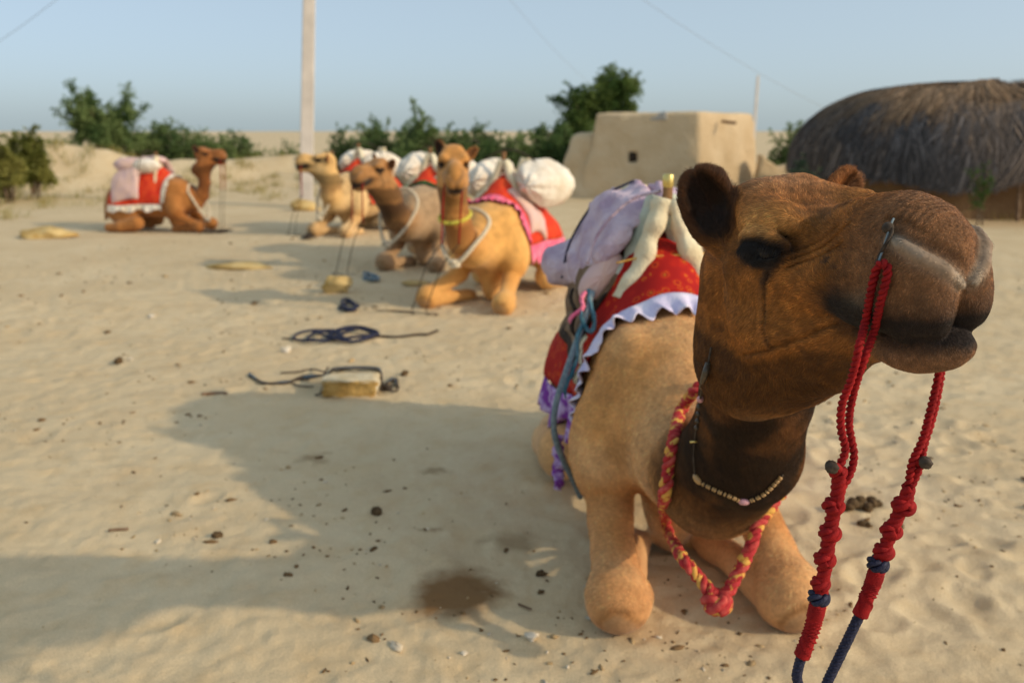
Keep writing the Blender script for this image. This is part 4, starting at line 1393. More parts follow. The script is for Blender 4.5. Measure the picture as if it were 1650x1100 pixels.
def idx_at(k): return int(k / 13 * 119)
tubeV, tubeQ = tube_vf(bs[idx_at(1):idx_at(2.6)], .0068, 8); mesh('tube_bead', tubeV, tubeQ, bead_dark, BN)
bead(idx_at(3), (.009, .009, .014), bead_pink)
for k in (3.35, 3.65, 3.95, 4.3): bead(idx_at(k), (.0075, .0075, .006), bead_dark)
bead(idx_at(7.1), (.010, .010, .017), bead_tan)
for k in np.arange(7.5, 9.7, .17): bead(idx_at(k), (.0065, .0065, .0036), bead_tan)
bead(idx_at(10), (.0095, .0095, .015), bead_pink)
for k in np.arange(10.4, 12.8, .17): bead(idx_at(k), (.0062, .0062, .0036), bead_tan)
tube('brass_ring', [bp[5] + np.array([0, -.012, 0]), bp[5] + np.array([.004, 0, .003]), bp[5] + np.array([0, .012, 0])], .003, brass, BN, 12, 6)

# ------------------------------------------------------------------ background: mud house, thatched huts, poles, trees
def mud_material(name, c1, c2):
    m = simple(name, c1, c2, 1.6, .95, .7, 14, dist=.05, detail=8, contrast=(.3, .7))
    return m


mud = mud_material('mud_plaster', (.52, .39, .235), (.62, .49, .32))
mud2 = mud_material('brown_mud', (.17, .10, .05), (.25, .155, .08))
grey_plaster = mud_material('grey_patch', (.36, .34, .31), (.42, .40, .36))
recess_black, _t, _b = mat_new('recess_shade_black'); _b.inputs['Base Color'].default_value = (.03, .02, .012, 1); _b.inputs['Roughness'].default_value = 1


def prism_sdf(corners, z0, z1, taper, k, p):
    """convex outline (counter-clockwise), walls leaning in by taper per metre"""
    d = None
    n = len(corners)
    for i in range(n):
        a, b = np.array(corners[i]), np.array(corners[(i + 1) % n])
        e = (b - a) / np.linalg.norm(b - a)
        nn = np.array([e[1], -e[0]])
        q = (p[:, :2] - a) @ nn + taper * (p[:, 2] - z0)
        d = q if d is None else smax(d, q, k)
    return smax(d, p[:, 2] - z1, k)


def mud_house():
    o = np.array([4.3, 19.2, 0])
    R = empty('mud_house', o, 0, 'small flat-roofed mud house with sunlit side wall and tiny window', 'house')
    C = [(-2.62, 1.35), (0, 0), (2.05, 2.1), (-.8, 3.8)]
    def sdf(p):
        d = prism_sdf(C, 0, 2.02, .10, .07, p) + .035 * fbm(p, 1.3, 3, 500) + .010 * vnoise(p, 7, 503)
        d = smax(d, p[:, 2] - 2.03 + .06 * vnoise(p * np.array([1, 1, 0]), 1.7, 507), .08)
        for (cx, cy, cz, r) in ((-1.42, .72, .98, (.10, .22, .12)), (1.70, 1.66, 1.35, (.14, .2, .12))):
            b = np.maximum.reduce([np.abs(p[:, 0] - cx) - r[0], np.abs(p[:, 1] - cy) - r[1], np.abs(p[:, 2] - cz) - r[2]])
            d = smax(d, -b, .03)
        return d
    V, Q = surface_nets(sdf, (-3.2, -.6, -.2), (2.8, 4.4, 2.5), .06)
    mesh('wall', V, Q, mud, R)
    def but(p):
        return prism_sdf([(-3.20, 1.75), (-2.2, 1.14), (-1.6, 2.3), (-2.7, 2.9)], 0, 1.55, .16, .18, p) + .04 * fbm(p, 1.6, 3, 520)
    V, Q = surface_nets(but, (-3.8, .6, -.2), (-1.2, 3.4, 2.0), .06)
    mesh('buttress', V, Q, mud, R)
    # roof patch and drain spout
    def patch(p): return np.maximum(prism_sdf([(-1.40, .70), (-.62, .28), (-.4, .7), (-1.2, 1.1)], 0, 2.06, .10, .10, p) + .02 * vnoise(p, 3, 531), 1.80 - p[:, 2] + .05 * vnoise(p, 2.5, 533))
    V, Q = surface_nets(patch, (-1.8, -.1, 1.5), (0, 1.5, 2.4), .04)
    mesh('roof_patch', V, Q, grey_plaster, R)
    tube('drain_spout', [(.60, .72, 1.80), (.70, .60, 1.78), (.85, .45, 1.76)], .035, FAB['wood'], R, 10, 8)
    sheet('recess_shade_panel', lambda U, V_: np.stack([-1.52 + .2 * U, .90 + 0 * U + .0 * V_, .86 + .24 * V_], -1), 4, 4, .01, recess_black, R)  # black panel standing in for the shade inside the window niche
    return R


mud_house()
RW = empty('mud_wall', (6.3, 20.6, 0), 0, 'low broken mud wall between the mud house and the thatched hut', 'wall')


def rw(p):
    t = np.clip(p[:, 0], -.2, 2.2)
    top = .95 - .28 * t + .18 * vnoise(p * np.array([1, 0, 0]), 1.9, 541) + .1 * vnoise(p * np.array([1, 0, 0]), 5, 543)
    d = np.maximum.reduce([np.abs(p[:, 1] - .2 * p[:, 0]) - .2, p[:, 2] - top, np.abs(p[:, 0] - 1.0) - 1.35])
    return smax(d, -9 + 0 * d, .1) + .05 * fbm(p, 2.2, 3, 545)


V, Q = surface_nets(rw, (-.8, -.8, -.2), (2.8, 1.4, 1.6), .05)
mesh('wall', V, Q, mud, RW)


def thatch_material():
    m, t, b = mat_new('thatch')
    a = nnode(t, 'ShaderNodeVertexColor'); a.layer_name = 'Col'
    lnk(t, a.outputs[0], b.inputs['Base Color'])
    b.inputs['Roughness'].default_value = .85; b.inputs['Specular IOR Level'].default_value = .2
    return m


thatch_m = thatch_material()


def hut(loc, a, b, zt, ze, label, seed, nst, posts, wall_in=.42, brown=.95, group='thatched huts', rot=0.0):
    R = empty('thatched_hut', loc, rot, label, 'hut', group)
    rng = np.random.default_rng(seed)
    def dome(th, s):
        """th angle round, s 0 ridge .. 1 eave"""
        ridge = .38
        ca, sa = np.cos(th), np.sin(th)
        ex = 2 / 2.6
        ox = np.sign(ca) * np.abs(ca) ** ex; oy = np.sign(sa) * np.abs(sa) ** ex
        rr = np.sin(s * PI / 2 * 1.0) ** .85
        x = a * ox * (ridge * (1 - rr) * 0 + (rr * (1 - ridge) + ridge * np.minimum(1, rr * 2.2)))
        y = b * oy * rr
        wob = .10 * vnoise(np.stack([ca * 2, sa * 2, s * 1.5], -1), 1.4, seed)
        z = ze + (zt - ze) * np.cos(s * PI / 2) ** .80 + wob * (.4 + s)
        return np.stack([x, y, z], -1)
    th = np.linspace(0, 2 * PI, 90, endpoint=False); s = np.linspace(0.0, 1.0, 26)
    T, S = np.meshgrid(th, s, indexing='ij')
    P = dome(T, S)
    P[..., 2] -= .05
    cb = np.tile((.035, .028, .022), (P.size // 3, 1))
    RF = mesh('roof', P.reshape(-1, 3), grid_faces(90, 26, True), thatch_m, R, cols=cb)
    n = nst
    t0 = rng.uniform(0, 2 * PI, n); s0 = rng.beta(1.3, 1.05, n) * .93
    Lh = rng.uniform(.16, .34, n)
    pts = []
    jit = rng.normal(0, .05, n) + .10 * vnoise(np.stack([np.cos(t0) * 6, np.sin(t0) * 6, s0 * 5], -1), 1.5, seed + 3)
    for k in range(4):
        f = k / 3
        ss = s0 + Lh * f
        Pk = dome(t0 + jit * f, np.minimum(ss, 1.0))
        over = np.maximum(ss - 1.0, 0)
        Pk[:, 2] -= over * .75
        Pk[:, :2] *= (1 + .03 * over)[:, None]
        e = .03 + .07 * np.clip(.5 + vnoise(np.stack([np.cos(t0) * 9, np.sin(t0) * 9, s0 * 7], -1), 1.3, seed + 9), 0, 1) + .05 * rng.random(n) * (1 if k < 3 else 1.6)
        nr = Pk.copy(); nr[:, 2] = (Pk[:, 2] - ze) * 1.5 + .4; nr /= np.linalg.norm(nr, axis=1)[:, None]
        pts.append(Pk + nr * e[:, None])
    Pm = np.stack(pts, 1)
    tg = np.stack([-np.sin(t0), np.cos(t0), np.zeros(n)], 1)
    wd = rng.uniform(.008, .022, n)
    wk = np.array([1, 1, .8, .15])
    A = Pm - tg[:, None] * (wd[:, None] * wk)[..., None]; B = Pm + tg[:, None] * (wd[:, None] * wk)[..., None]
    Vv = np.stack([A, B], 2).reshape(-1, 3)
    base = np.arange(n)[:, None] * 8
    Fq = np.concatenate([np.stack([base[:, 0] + 2 * k, base[:, 0] + 2 * k + 1, base[:, 0] + 2 * k + 3, base[:, 0] + 2 * k + 2], 1) for k in range(3)])
    top = np.clip((Pm[:, 0, 2] - ze) / (zt - ze), 0, 1)
    patchn = fbm(Pm[:, 0] * np.array([1, 1, .30]), 1.6, 3, seed + 5)
    br = np.clip(brown * (sstep(.62, .97, top) * .9 + .30 * patchn), 0, 1)
    cc = np.array((.066, .063, .066))[None] * (1 - br)[:, None] + np.array((.22, .145, .085))[None] * br[:, None]
    cc = cc * np.exp(rng.normal(0, .38, n))[:, None]
    c8 = np.repeat(cc, 8, 0)
    st = mesh('thatch', Vv, Fq, thatch_m, RF, smooth=False, cols=c8)
    st['kind'] = 'stuff'
    # wall under the eaves
    th = np.linspace(0, 2 * PI, 70, endpoint=False); zz = np.linspace(-.1, zt * .6, 9)
    T, Z = np.meshgrid(th, zz, indexing='ij')
    ca, sa = np.cos(T), np.sin(T); ex = 2 / 2.6
    Wp = np.stack([(a - wall_in) * np.sign(ca) * np.abs(ca) ** ex, (b - wall_in) * np.sign(sa) * np.abs(sa) ** ex, Z], -1)
    Wp += .04 * np.stack([fbm(Wp, 1.5, 2, 7), fbm(Wp, 1.5, 2, 9), 0 * Z], -1)
    Wp[..., 2] = np.minimum(Wp[..., 2], ze + .45)
    mesh('wall', Wp.reshape(-1, 3), grid_faces(70, 9, True), mud2, R)
    for (x, lean) in posts:
        y = -b * .97 * (1 - abs(x / a) ** 2.6) ** (1 / 2.6)
        tube('post', [(x, y + .12, -.1), (x + lean * .5, y + .14, ze * .5), (x + lean, y + .20, ze + .15)], np.linspace(.045, .035, 10), FAB['brown'], R, 10, 8)
    return R


hut((9.75, 17.2, 0), 3.85, 2.4, 2.42, .74, 'long thatched hut with shaggy grey-brown roof and brown mud wall', 41, 30000, ((-2.2, .05), (-.6, -.06), (.75, .04), (2.0, .1)))
hut((15.0, 16.3, 0), 3.9, 2.6, 2.55, .72, 'darker charcoal thatched hut joined behind the long brown-topped one', 43, 16000, ((-2.4, .08), (-1.0, .0)), brown=.15)

# poles and wires
conc = simple('pale_concrete', (.50, .46, .42), (.62, .57, .52), 3, .9, .3, 40)
steel = simple('grey_steel', (.22, .22, .22), (.30, .30, .30), 10, .5, .1)


def pole(loc, h, w0, w1, label, arm=True):
    R = empty('utility_pole', loc, .2, label, 'pole')
    V = []
    for k, z in enumerate((-.3, h)):
        r = (w0, w1)[k] / 2
        V += [(-r, -r * .7, z), (r, -r * .7, z), (r, r * .7, z), (-r, r * .7, z)]
    bm = bmesh.new()
    vs_ = [bm.verts.new(v) for v in V]
    for f in ((0, 1, 5, 4), (1, 2, 6, 5), (2, 3, 7, 6), (3, 0, 4, 7), (4, 5, 6, 7), (3, 2, 1, 0)): bm.faces.new([vs_[i] for i in f])
    bmesh.ops.bevel(bm, geom=list(bm.edges), offset=w1 * .08, segments=1, affect='EDGES')
    me = bpy.data.meshes.new('shaft'); bm.to_mesh(me); bm.free(); me.materials.append(conc)
    o = bpy.data.objects.new('shaft', me); col.objects.link(o); o.parent = R
    if arm:
        CA = tube('crossarm', [(-.75, -.02, h - .25), (0, -.03, h - .25), (.75, -.02, h - .25)], .045, steel, R, 8, 6)
        for x in (-.65, 0, .65):
            tube('insulator', [(x, -.02, h - .24), (x, -.02, h - .12), (x, -.02, h - .04)], np.array([.03, .06, .06, .03, .055, .055, .02, .02]), conc, CA, 8, 8)
    return R


PX, PY = -4.43, 17.9
pole((PX, PY, 0), 8.2, .29, .20, 'tall pale concrete utility pole standing behind the camels').rotation_euler = (0, .075, .2)
PX += .61
q = at(1215, 215, 62)
pole((q.x, 62, q.z - .4), 4.4, .20, .16, 'distant thin pole behind the mud house', arm=False)


def wire(label, A, B, sag, r=.0055):
    t = np.linspace(0, 1, 80)[:, None]
    P = np.asarray(A)[None] * (1 - t) + np.asarray(B)[None] * t
    P[:, 2] -= sag * 4 * (t * (1 - t))[:, 0]
    V, Qd = tube_vf(P, r, 5)
    o = mesh('overhead_wire', V, Qd, steel)
    return tag(o, label, 'wire', 'overhead wires')


wire('thin overhead wire sagging from the concrete pole towards the mud house', (PX + .60, PY + .1, 8.10), (at(1000, 165, 60).x, 60, at(1000, 165, 60).z), 1.0)
wire('thin overhead wire running from the concrete pole over the thatched hut', (PX + .62, PY - .2, 8.12), (at(1330, 175, 32).x, 32, at(1330, 175, 32).z), .45)
wire('thin overhead wire running from the concrete pole away over the tall thorn tree', (PX - .60, PY, 8.12), (-36, 36, 4.6), 3.9)


def leaf_material(name, c1, c2):
    m, t, b = mat_new(name)
    a = nnode(t, 'ShaderNodeVertexColor'); a.layer_name = 'Col'
    lnk(t, a.outputs[0], b.inputs['Base Color'])
    b.inputs['Roughness'].default_value = .6
    b.inputs['Specular IOR Level'].default_value = .2
    tr = nnode(t, 'ShaderNodeBsdfTranslucent'); lnk(t, a.outputs[0], tr.inputs[0])
    mx = nnode(t, 'ShaderNodeMixShader'); mx.inputs[0].default_value = .42
    lnk(t, b.outputs[0], mx.inputs[1]); lnk(t, tr.outputs[0], mx.inputs[2])
    lnk(t, mx.outputs[0], t.nodes['Material Output'].inputs[0])
    return m


leaf_m = leaf_material('foliage', None, None)
bark = simple('bark', (.10, .07, .045), (.18, .13, .085), 12, .95, .5, 40)


def tree(name, label, loc, h, rx, ry, nleaf, c1, c2, seed, group=None, trunk=.25, spread=.5, droop=.25, leaf=.055, cat='tree', stems=3):
    rng = np.random.default_rng(seed)
    bush = cat == 'bush'
    if bush: nleaf = int(nleaf * 4.2); rx *= 1.4; h *= 1.1; leaf *= 1.6; stems += 2; trunk *= .5
    else: nleaf = int(nleaf * 2.4); leaf *= 1.3
    R = empty(name, loc, 0, label, cat, group)
    tips, parts = [], []
    for s in range(stems):
        a0 = rng.uniform(0, 2 * PI)
        base = np.array([rng.normal(0, .08), rng.normal(0, .08), -.1])
        st = h * trunk * rng.uniform(.8, 1.2)
        p1 = base + np.array([math.cos(a0) * rx * .15, math.sin(a0) * ry * .15, st])
        parts.append(tube_vf(spline([base, (base + p1) / 2 + rng.normal(0, .04, 3), p1], 8), np.linspace(.05, .035, 8) * h / 2.5, 6))
        for b in range(9 if bush else 5):
            a = a0 + rng.normal(0, 1.3)
            rad = rng.uniform(.35, .95)
            p2 = np.array([math.cos(a) * rx * rad, math.sin(a) * ry * rad, h * (rng.uniform(.45, .98) - .25 * rad * rad)])
            if bush:
                a = rng.uniform(0, 2 * PI); rad = math.sqrt(rng.uniform(.05, 1.0))
                p2 = np.array([math.cos(a) * rx * rad, math.sin(a) * ry * rad, h * rng.uniform(.12, .92) * math.sqrt(1 - .75 * rad * rad)])
            m = (p1 + p2) / 2 + np.array([0, 0, .12 * h])
            br = spline([p1, m, p2], 12)
            parts.append(tube_vf(br, np.linspace(.026, .007, 12) * h / 2.5, 5))
            for w_ in range(6):
                c = br[rng.integers(4, 12)]
                e = c + rng.normal(0, 1, 3) * np.array([rx, ry, h * .55]) * .22 + np.array([0, 0, .05 * h])
                tips.append((c, e))
                parts.append(tube_vf(np.array([c, (c + e) / 2 + rng.normal(0, .03, 3), e]), np.array([.008, .006, .003]) * h / 2.5, 4))
    V, Qd = join_vf(parts)
    mesh('trunk', V, Qd, bark, R)
    # feathery sprays: leaves set along short drooping twigs
    C = np.array([t[0] for t in tips]); E = np.array([t[1] for t in tips])
    ntw = nleaf // 14
    k = rng.integers(0, len(tips), ntw)
    f = rng.random(ntw)
    o = C[k] * (1 - f)[:, None] + E[k] * f[:, None]
    d = (E[k] - C[k]); d /= np.linalg.norm(d, axis=1)[:, None] + 1e-9
    d = d + rng.normal(0, .75, (ntw, 3)); d[:, 2] -= droop * rng.random(ntw)
    d /= np.linalg.norm(d, axis=1)[:, None]
    Lt = rng.uniform(.12, .34, ntw) * h / 2.5
    j = np.tile(np.arange(14), ntw); kk = np.repeat(np.arange(ntw), 14)
    tt = (j + 1) / 14
    P = o[kk] + d[kk] * (Lt[kk] * tt)[:, None]
    P[:, 2] -= droop * .25 * Lt[kk] * tt ** 2
    P[:, 2] = np.maximum(P[:, 2], .02)
    sd_ = np.cross(d[kk], rng.normal(0, 1, (len(P), 3))); sd_ /= np.linalg.norm(sd_, axis=1)[:, None] + 1e-9
    ll = leaf * rng.uniform(.6, 1.3, len(P)) * h / 2.5
    ax = sd_ + .5 * d[kk]
    wv = np.cross(ax, rng.normal(0, 1, (len(P), 3))); wv /= np.linalg.norm(wv, axis=1)[:, None] + 1e-9
    wv *= (ll * .28)[:, None]
    Vl = np.stack([P, P + ax * (ll * .5)[:, None] + wv, P + ax * ll[:, None], P + ax * (ll * .5)[:, None] - wv], 1).reshape(-1, 3)
    Fl = np.arange(len(Vl)).reshape(-1, 4)
    mixv = np.clip(.5 + .9 * fbm(P, 1.6, 2, seed) + rng.normal(0, .2, len(P)), 0, 1)
    cc = np.asarray(c1)[None] * (1 - mixv)[:, None] + np.asarray(c2)[None] * mixv[:, None]
    mesh('crown', Vl, Fl, leaf_m, R, smooth=False, cols=np.repeat(cc, 4, 0))
    return R


G1, G2 = (.090, .155, .050), (.215, .285, .105)
Y1_, Y2_ = (.14, .16, .035), (.30, .29, .08)


def tree_at(name, label, px, pyb, pyt, halfw, Y, n, c1, c2, seed, **kw):
    b, t = at(px, pyb, Y), at(px, pyt, Y)
    z0 = float(ground_z(np.array([b.x]), np.array([Y]), False)[0])
    hh = t.z - z0
    rx = halfw * (Y / CT) / F
    return tree(name, label, (b.x, Y, z0), hh, rx, kw.pop('ry', rx * .8), n, c1, c2, seed, **kw)


tree_at('thorn_tree', 'tall ragged green thorn tree behind the sand mound', 165, 240, 146, 62, 27.5, 16000, G1, G2, 61, droop=.5, stems=4)
for k, (px, pt, hw_, Y, n) in enumerate(((255, 196, 38, 29, 7000), (315, 198, 45, 28.5, 8000), (375, 212, 40, 29.5, 6000), (100, 212, 40, 31, 5000))):
    tree_at('thorn_bush', ['dense green bush beside the tall thorn tree', 'wide green bush above the mound between other bushes', 'low green bush at the end of the row by the far sand', 'small dark bush on the open side of the thorn tree'][k], px, 245, pt, hw_, Y, n, G1, G2, 70 + k, cat='bush', group='bushes behind the sand mound', trunk=.12, stems=4)
tree_at('thorn_bush', 'low green bush beside the concrete pole base', 462, 250, 225, 20, 30, 2500, G1, G2, 80, cat='bush', trunk=.1)
for k, (px, pb, pt, hw_, Y, n) in enumerate(((560, 262, 208, 30, 26, 4500), (620, 265, 196, 42, 25, 8000), (690, 270, 188, 48, 24, 9000), (760, 275, 205, 42, 23.5, 8000), (820, 285, 218, 40, 22.5, 8000), (880, 300, 196, 42, 22.5, 12000))):
    tree_at('thorn_bush', ['small bush just behind the pale camel', 'rounded green bush behind the dark-necked camel', 'tallest bush of the hedge behind the yellow-collared camel\'s head', 'green bush behind the white load of the yellow-collared camel', 'low spreading bush near the mud house', 'dense dark bush against the mud house corner'][k], px, pb, pt, hw_, Y, n, G1, G2, 90 + k, cat='bush', group='bushes behind the camels', trunk=.12, stems=4)
tree_at('thorn_tree', 'tall light green tree behind the mud house corner', 955, 300, 113, 62, 24.5, 17000, (.05, .10, .022), (.15, .21, .055), 101, droop=.9, trunk=.3, stems=3)
tree_at('yellow_shrub', 'yellow-green leafy shrub at the edge of the camp', 45, 275, 205, 30, 20, 5000, Y1_, Y2_, 105, cat='shrub', trunk=.1, leaf=.09)
tree_at('yellow_shrub', 'small yellowish shrub beside the taller leafy one', 8, 280, 225, 28, 19, 4000, Y1_, Y2_, 106, cat='shrub', trunk=.1, leaf=.09)
tree_at('thorn_bush', 'green bush in the gap between mud house and hut', 1276, 290, 205, 24, 22.5, 5000, G1, G2, 108, cat='bush', trunk=.15)
tree_at('creeper', 'sparse green creeper growing in front of the thatched hut', 1575, 352, 268, 26, 14.3, 700, (.03, .07, .015), (.07, .13, .03), 109, cat='plant', trunk=.3, stems=2, leaf=.06)
tree_at('dry_shrub', 'dusty green plant at the foot of the hut beside the broken wall', 1290, 330, 262, 22, 15.4, 1600, (.03, .06, .035), (.10, .14, .09), 110, cat='plant', trunk=.2, stems=3, leaf=.09)

# ------------------------------------------------------------------ the other camels
def far_camel(label, org, yaw, neck, headT, hyaw, hpitch, cols, knees, blanket, sacks, hroll=0, hs=1.0, h=.021, neck_rope=None, collar=None, rein=None, scale=1.0):
    yw = math.radians(yaw)
    tops = []
    R = rotm(hyaw - yaw, hpitch, hroll)
    cm = Camel(neck, R, headT, hs, knees=knees)
    V, Q = cm.build(h, (-1.65, -.75, -.06), (1.6, .75, 1.72), refine=0)
    E_ = empty('camel', org, yw, label, 'camel', 'couched camels')
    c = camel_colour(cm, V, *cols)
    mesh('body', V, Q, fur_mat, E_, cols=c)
    for sg in (-1, 1):
        ev, eq = uv_sphere(np.array([.203, sg * .098, -.078]) * hs @ R.T + cm.T, .028, 12, 8)
        mesh('eye', ev, eq, eye_mat, E_)
    B = empty('saddle_blanket', org, yw, blanket['label'], 'blanket', 'saddle blankets')
    blanket_set(cm, B, blanket['mats'], ruf_w=blanket.get('w', .12), slant=blanket.get('slant', .1), amax=blanket.get('amax', 1.75), wave=.012)
    S = empty('saddle', org, yw, sacks['label'], 'saddle', 'camel saddles')
    global SD
    SD = S
    for sg in (-1, 1):
        for dx in (0, -.62):
            pts = spline([(-.36 + dx, sg * .02, 1.32), (-.35 + dx, sg * .06, 1.2), (-.33 + dx, sg * .12, 1.06), (-.30 + dx, sg * .22, .86)], 24)
            v_, q_ = tube_vf(pts, np.linspace(.035, .05, 24), 10)
            mesh('padded_leg', v_, q_, FAB['cream'], S)
    v_, q_ = tube_vf(np.array([(-.36, 0, 1.2), (-.36, 0, 1.32), (-.36, 0, 1.40)]), np.array([.022, .022, .03]), 8)
    mesh('peg', v_, q_, FAB['wood'], S)
    for k, (sg, c_, r_, roll, mt) in enumerate(sacks.get('sacks', [])):
        sack('sack', sg, c_, r_, roll, FAB[mt], S, 640 + k + int(abs(org[0]) * 10))
    for k, (sg, x0, x1, prof, th_, mt) in enumerate(sacks['list']):
        quilt(sg, x0, x1, prof, th_, FAB[mt], 'sack', 60 + k, wr=.018, nu=26, nv=26, wf=4.5)
    tube('lashing_cord', [(-.5, -.42, .98), (-.5, -.30, 1.28), (-.5, 0, 1.42), (-.5, .30, 1.28), (-.5, .42, .98)], .008, FAB['rope_dark'], S, 30, 5)
    if neck_rope:
        N_ = empty('neck_rope', org, yw, neck_rope[0], 'rope', 'neck ropes')
        P = [np.asarray(p) for p in neck_rope[1]]
        rope('cord', P + [P[0] + np.array([.002, 0, .002])], .010, .012, 3, .09, [FAB[neck_rope[2]]], N_, .015)
        knot('knot', P[neck_rope[3]], .045, FAB[neck_rope[2]], N_, 3)
    if collar:
        N_ = empty('collar', org, yw, collar[0], 'collar')
        c0, rad, tilt = np.asarray(collar[1]), collar[2], collar[3]
        a = np.linspace(0, 2 * PI, 25)
        P = np.stack([c0[0] + rad * np.cos(a), c0[1] + rad * np.sin(a), c0[2] - tilt * np.cos(a)], 1)
        v_, q_ = tube_vf(P, .016, 8); mesh('band', v_, q_, FAB['rope_lime'], N_)
    if rein:
        N_ = empty('rein', org, yw, rein[0], 'rope', 'reins of the far camels')
        for k, sg in enumerate((-1, 1)):
            s0 = np.array([.44, sg * .075, -.10]) * hs @ R.T + cm.T
            g0 = np.asarray(rein[1]) + np.array([0, sg * .07, 0])
            red = s0 * .55 + g0 * .45
            red[:2] = s0[:2] * .85 + g0[:2] * .15
            tube('red_end', [s0, s0 * .7 + red * .3 + np.array([0.02, 0, 0]), red], .0085, FAB['rope_red'], N_, 12, 6)
            tube('cord', [red, red * .5 + np.array([g0[0], g0[1], .25]) * .5, np.array([g0[0], g0[1], .05]), np.array([g0[0] - .05, g0[1] + sg * .05, .03]), np.asarray(rein[2])], .0048, FAB['rope_dark'], N_, 30, 6)
        rg = np.random.default_rng(int(abs(org[0]) * 100))
        for k in range(3):
            a = np.linspace(0, 2 * PI * 2.2, 50)
            cx = np.asarray(rein[2])
            rr = .10 + .05 * k
            P = np.stack([cx[0] + rr * np.cos(a) * (1 + .15 * np.sin(a * 1.7 + k)), cx[1] + rr * .8 * np.sin(a + k), .02 + .012 * k + .008 * np.sin(a * 3)], 1)
            v_, q_ = tube_vf(P, .011, 6); mesh('coil', v_, q_, FAB[rein[3] if len(rein) > 3 else 'rope_dark'], N_)
    for o in list(col.objects):
        if o.type == 'EMPTY' and scale != 1.0 and (Vector(o.location) - Vector(org)).length < 1e-4: o.scale = (scale,) * 3
    return cm, E_


WS = [(.02, 1.30), (.16, 1.34), (.33, 1.25), (.46, 1.08), (.52, .92)]
WS2 = [(.02, 1.26), (.15, 1.29), (.29, 1.20), (.38, 1.05), (.42, .93)]
tan_ = ((.68, .36, .105), (.76, .47, .18), (.24, .095, .025), (.50, .235, .065))
far_camel('golden tan camel with yellow collar and pink-edged red blanket', (-.21, 7.76, 0), -111,
          [(.08, 0, .62, .22), (.34, -.02, .56, .17), (.52, -.05, .66, .135), (.62, -.07, .92, .118), (.66, -.08, 1.16, .112), (.66, -.08, 1.31, .105)],
          (.60, -.085, 1.465), -84, -18, tan_, ((.465, .33), (.44, -.44)),
          dict(label='bright red blanket with wide pink hem on the yellow-collared golden camel', mats=(FAB['red2'], FAB['pink'], FAB['pink']), w=.15),
          dict(label='saddle piled with large white sacks on the yellow-collared golden camel', sacks=[(1, (-.72, .30, 1.10), (.52, .25, .20), 32, 'white'), (-1, (-.70, .26, 1.12), (.46, .21, .18), 36, 'white')], list=[(1, -.20, -.62, [(.10, 1.08), (.22, .98), (.32, .84), (.36, .68)], .07, 'peach'), (-1, -.20, -.7, [(.10, 1.08), (.22, .98), (.30, .86)], .08, 'cream')]),
          neck_rope=('cream rope knotted at the throat of the yellow-collared golden camel', [(.45, -.24, .80), (.60, -.20, .60), (.66, -.06, .47), (.62, .10, .62), (.44, .18, .82), (.36, -.02, .92)], 'rope_cream', 2),
          collar=('narrow yellow collar round the yellow-collared golden camel\'s neck', (.615, -.07, .88), .135, .05),
          rein=('pair of thin reins falling from the yellow-collared camel to a coil on the sand', (.80, -.35, 0), (.75, -1.10, 0), 'rope_navy'))
far_camel('dark-necked brown camel with its head turned aside and green-edged red blanket', (-1.09, 9.95, 0), -105,
          [(.08, 0, .62, .22), (.34, -.05, .54, .19), (.50, -.10, .63, .16), (.60, -.15, .84, .14), (.64, -.19, 1.02, .125), (.63, -.21, 1.13, .112)],
          (.58, -.20, 1.275), -122, -6, ((.40, .27, .155), (.48, .35, .22), (.045, .022, .010), (.34, .165, .055)), ((.42, .34), (.44, -.30)),
          dict(label='orange-red blanket with green hem on the dark-necked camel', mats=(FAB['red2'], FAB['green'], FAB['green']), w=.06),
          dict(label='saddle with plump white sacks on the dark-necked camel', sacks=[(-1, (-.66, .27, 1.12), (.48, .23, .20), 34, 'white'), (1, (-.66, .26, 1.10), (.46, .22, .18), 36, 'white')], list=[(-1, -.2, -.6, [(.10, 1.08), (.22, .98), (.30, .84)], .08, 'cream'), (1, -.2, -.6, [(.10, 1.08), (.22, .98), (.30, .84)], .08, 'cream')]),
          neck_rope=('cream rope hanging in a loop on the dark-necked camel', [(.36, -.26, .88), (.52, -.30, .62), (.60, -.20, .34), (.56, .02, .52), (.40, .12, .80), (.30, -.06, .95)], 'rope_cream', 2),
          rein=('pair of thin reins falling from the dark-necked camel to a blue coil', (.95, -.60, 0), (1.05, -.20, 0), 'rope_grey'))
far_camel('pale sandy camel raising its head beside the concrete pole', (-2.60, 13.1, 0), -118,
          [(.08, 0, .62, .21), (.32, .02, .54, .16), (.46, .05, .64, .125), (.50, .08, .86, .105), (.50, .10, 1.02, .098), (.48, .11, 1.10, .095)],
          (.44, .13, 1.235), -172, 4, ((.62, .42, .20), (.68, .50, .28), (.35, .20, .08), (.58, .36, .14)), ((.42, .30), (.44, -.30)),
          dict(label='small red blanket just visible on the pale sandy camel', mats=(FAB['red2'], FAB['red2'], FAB['red2']), w=.06),
          dict(label='saddle with bluish white sacks on the pale sandy camel', sacks=[(-1, (-.66, .24, 1.10), (.44, .21, .17), 36, 'white'), (1, (-.66, .24, 1.08), (.44, .21, .17), 36, 'white')], list=[]),
          neck_rope=('loose cream rope on the pale sandy camel', [(.32, -.20, .80), (.46, -.20, .52), (.54, -.10, .30), (.50, .06, .50), (.36, .12, .78), (.26, -.02, .88)], 'rope_cream', 2),
          rein=('pair of thin reins dropping from the pale sandy camel\'s nose', (.60, -.62, 0), (.70, -.20, 0)))
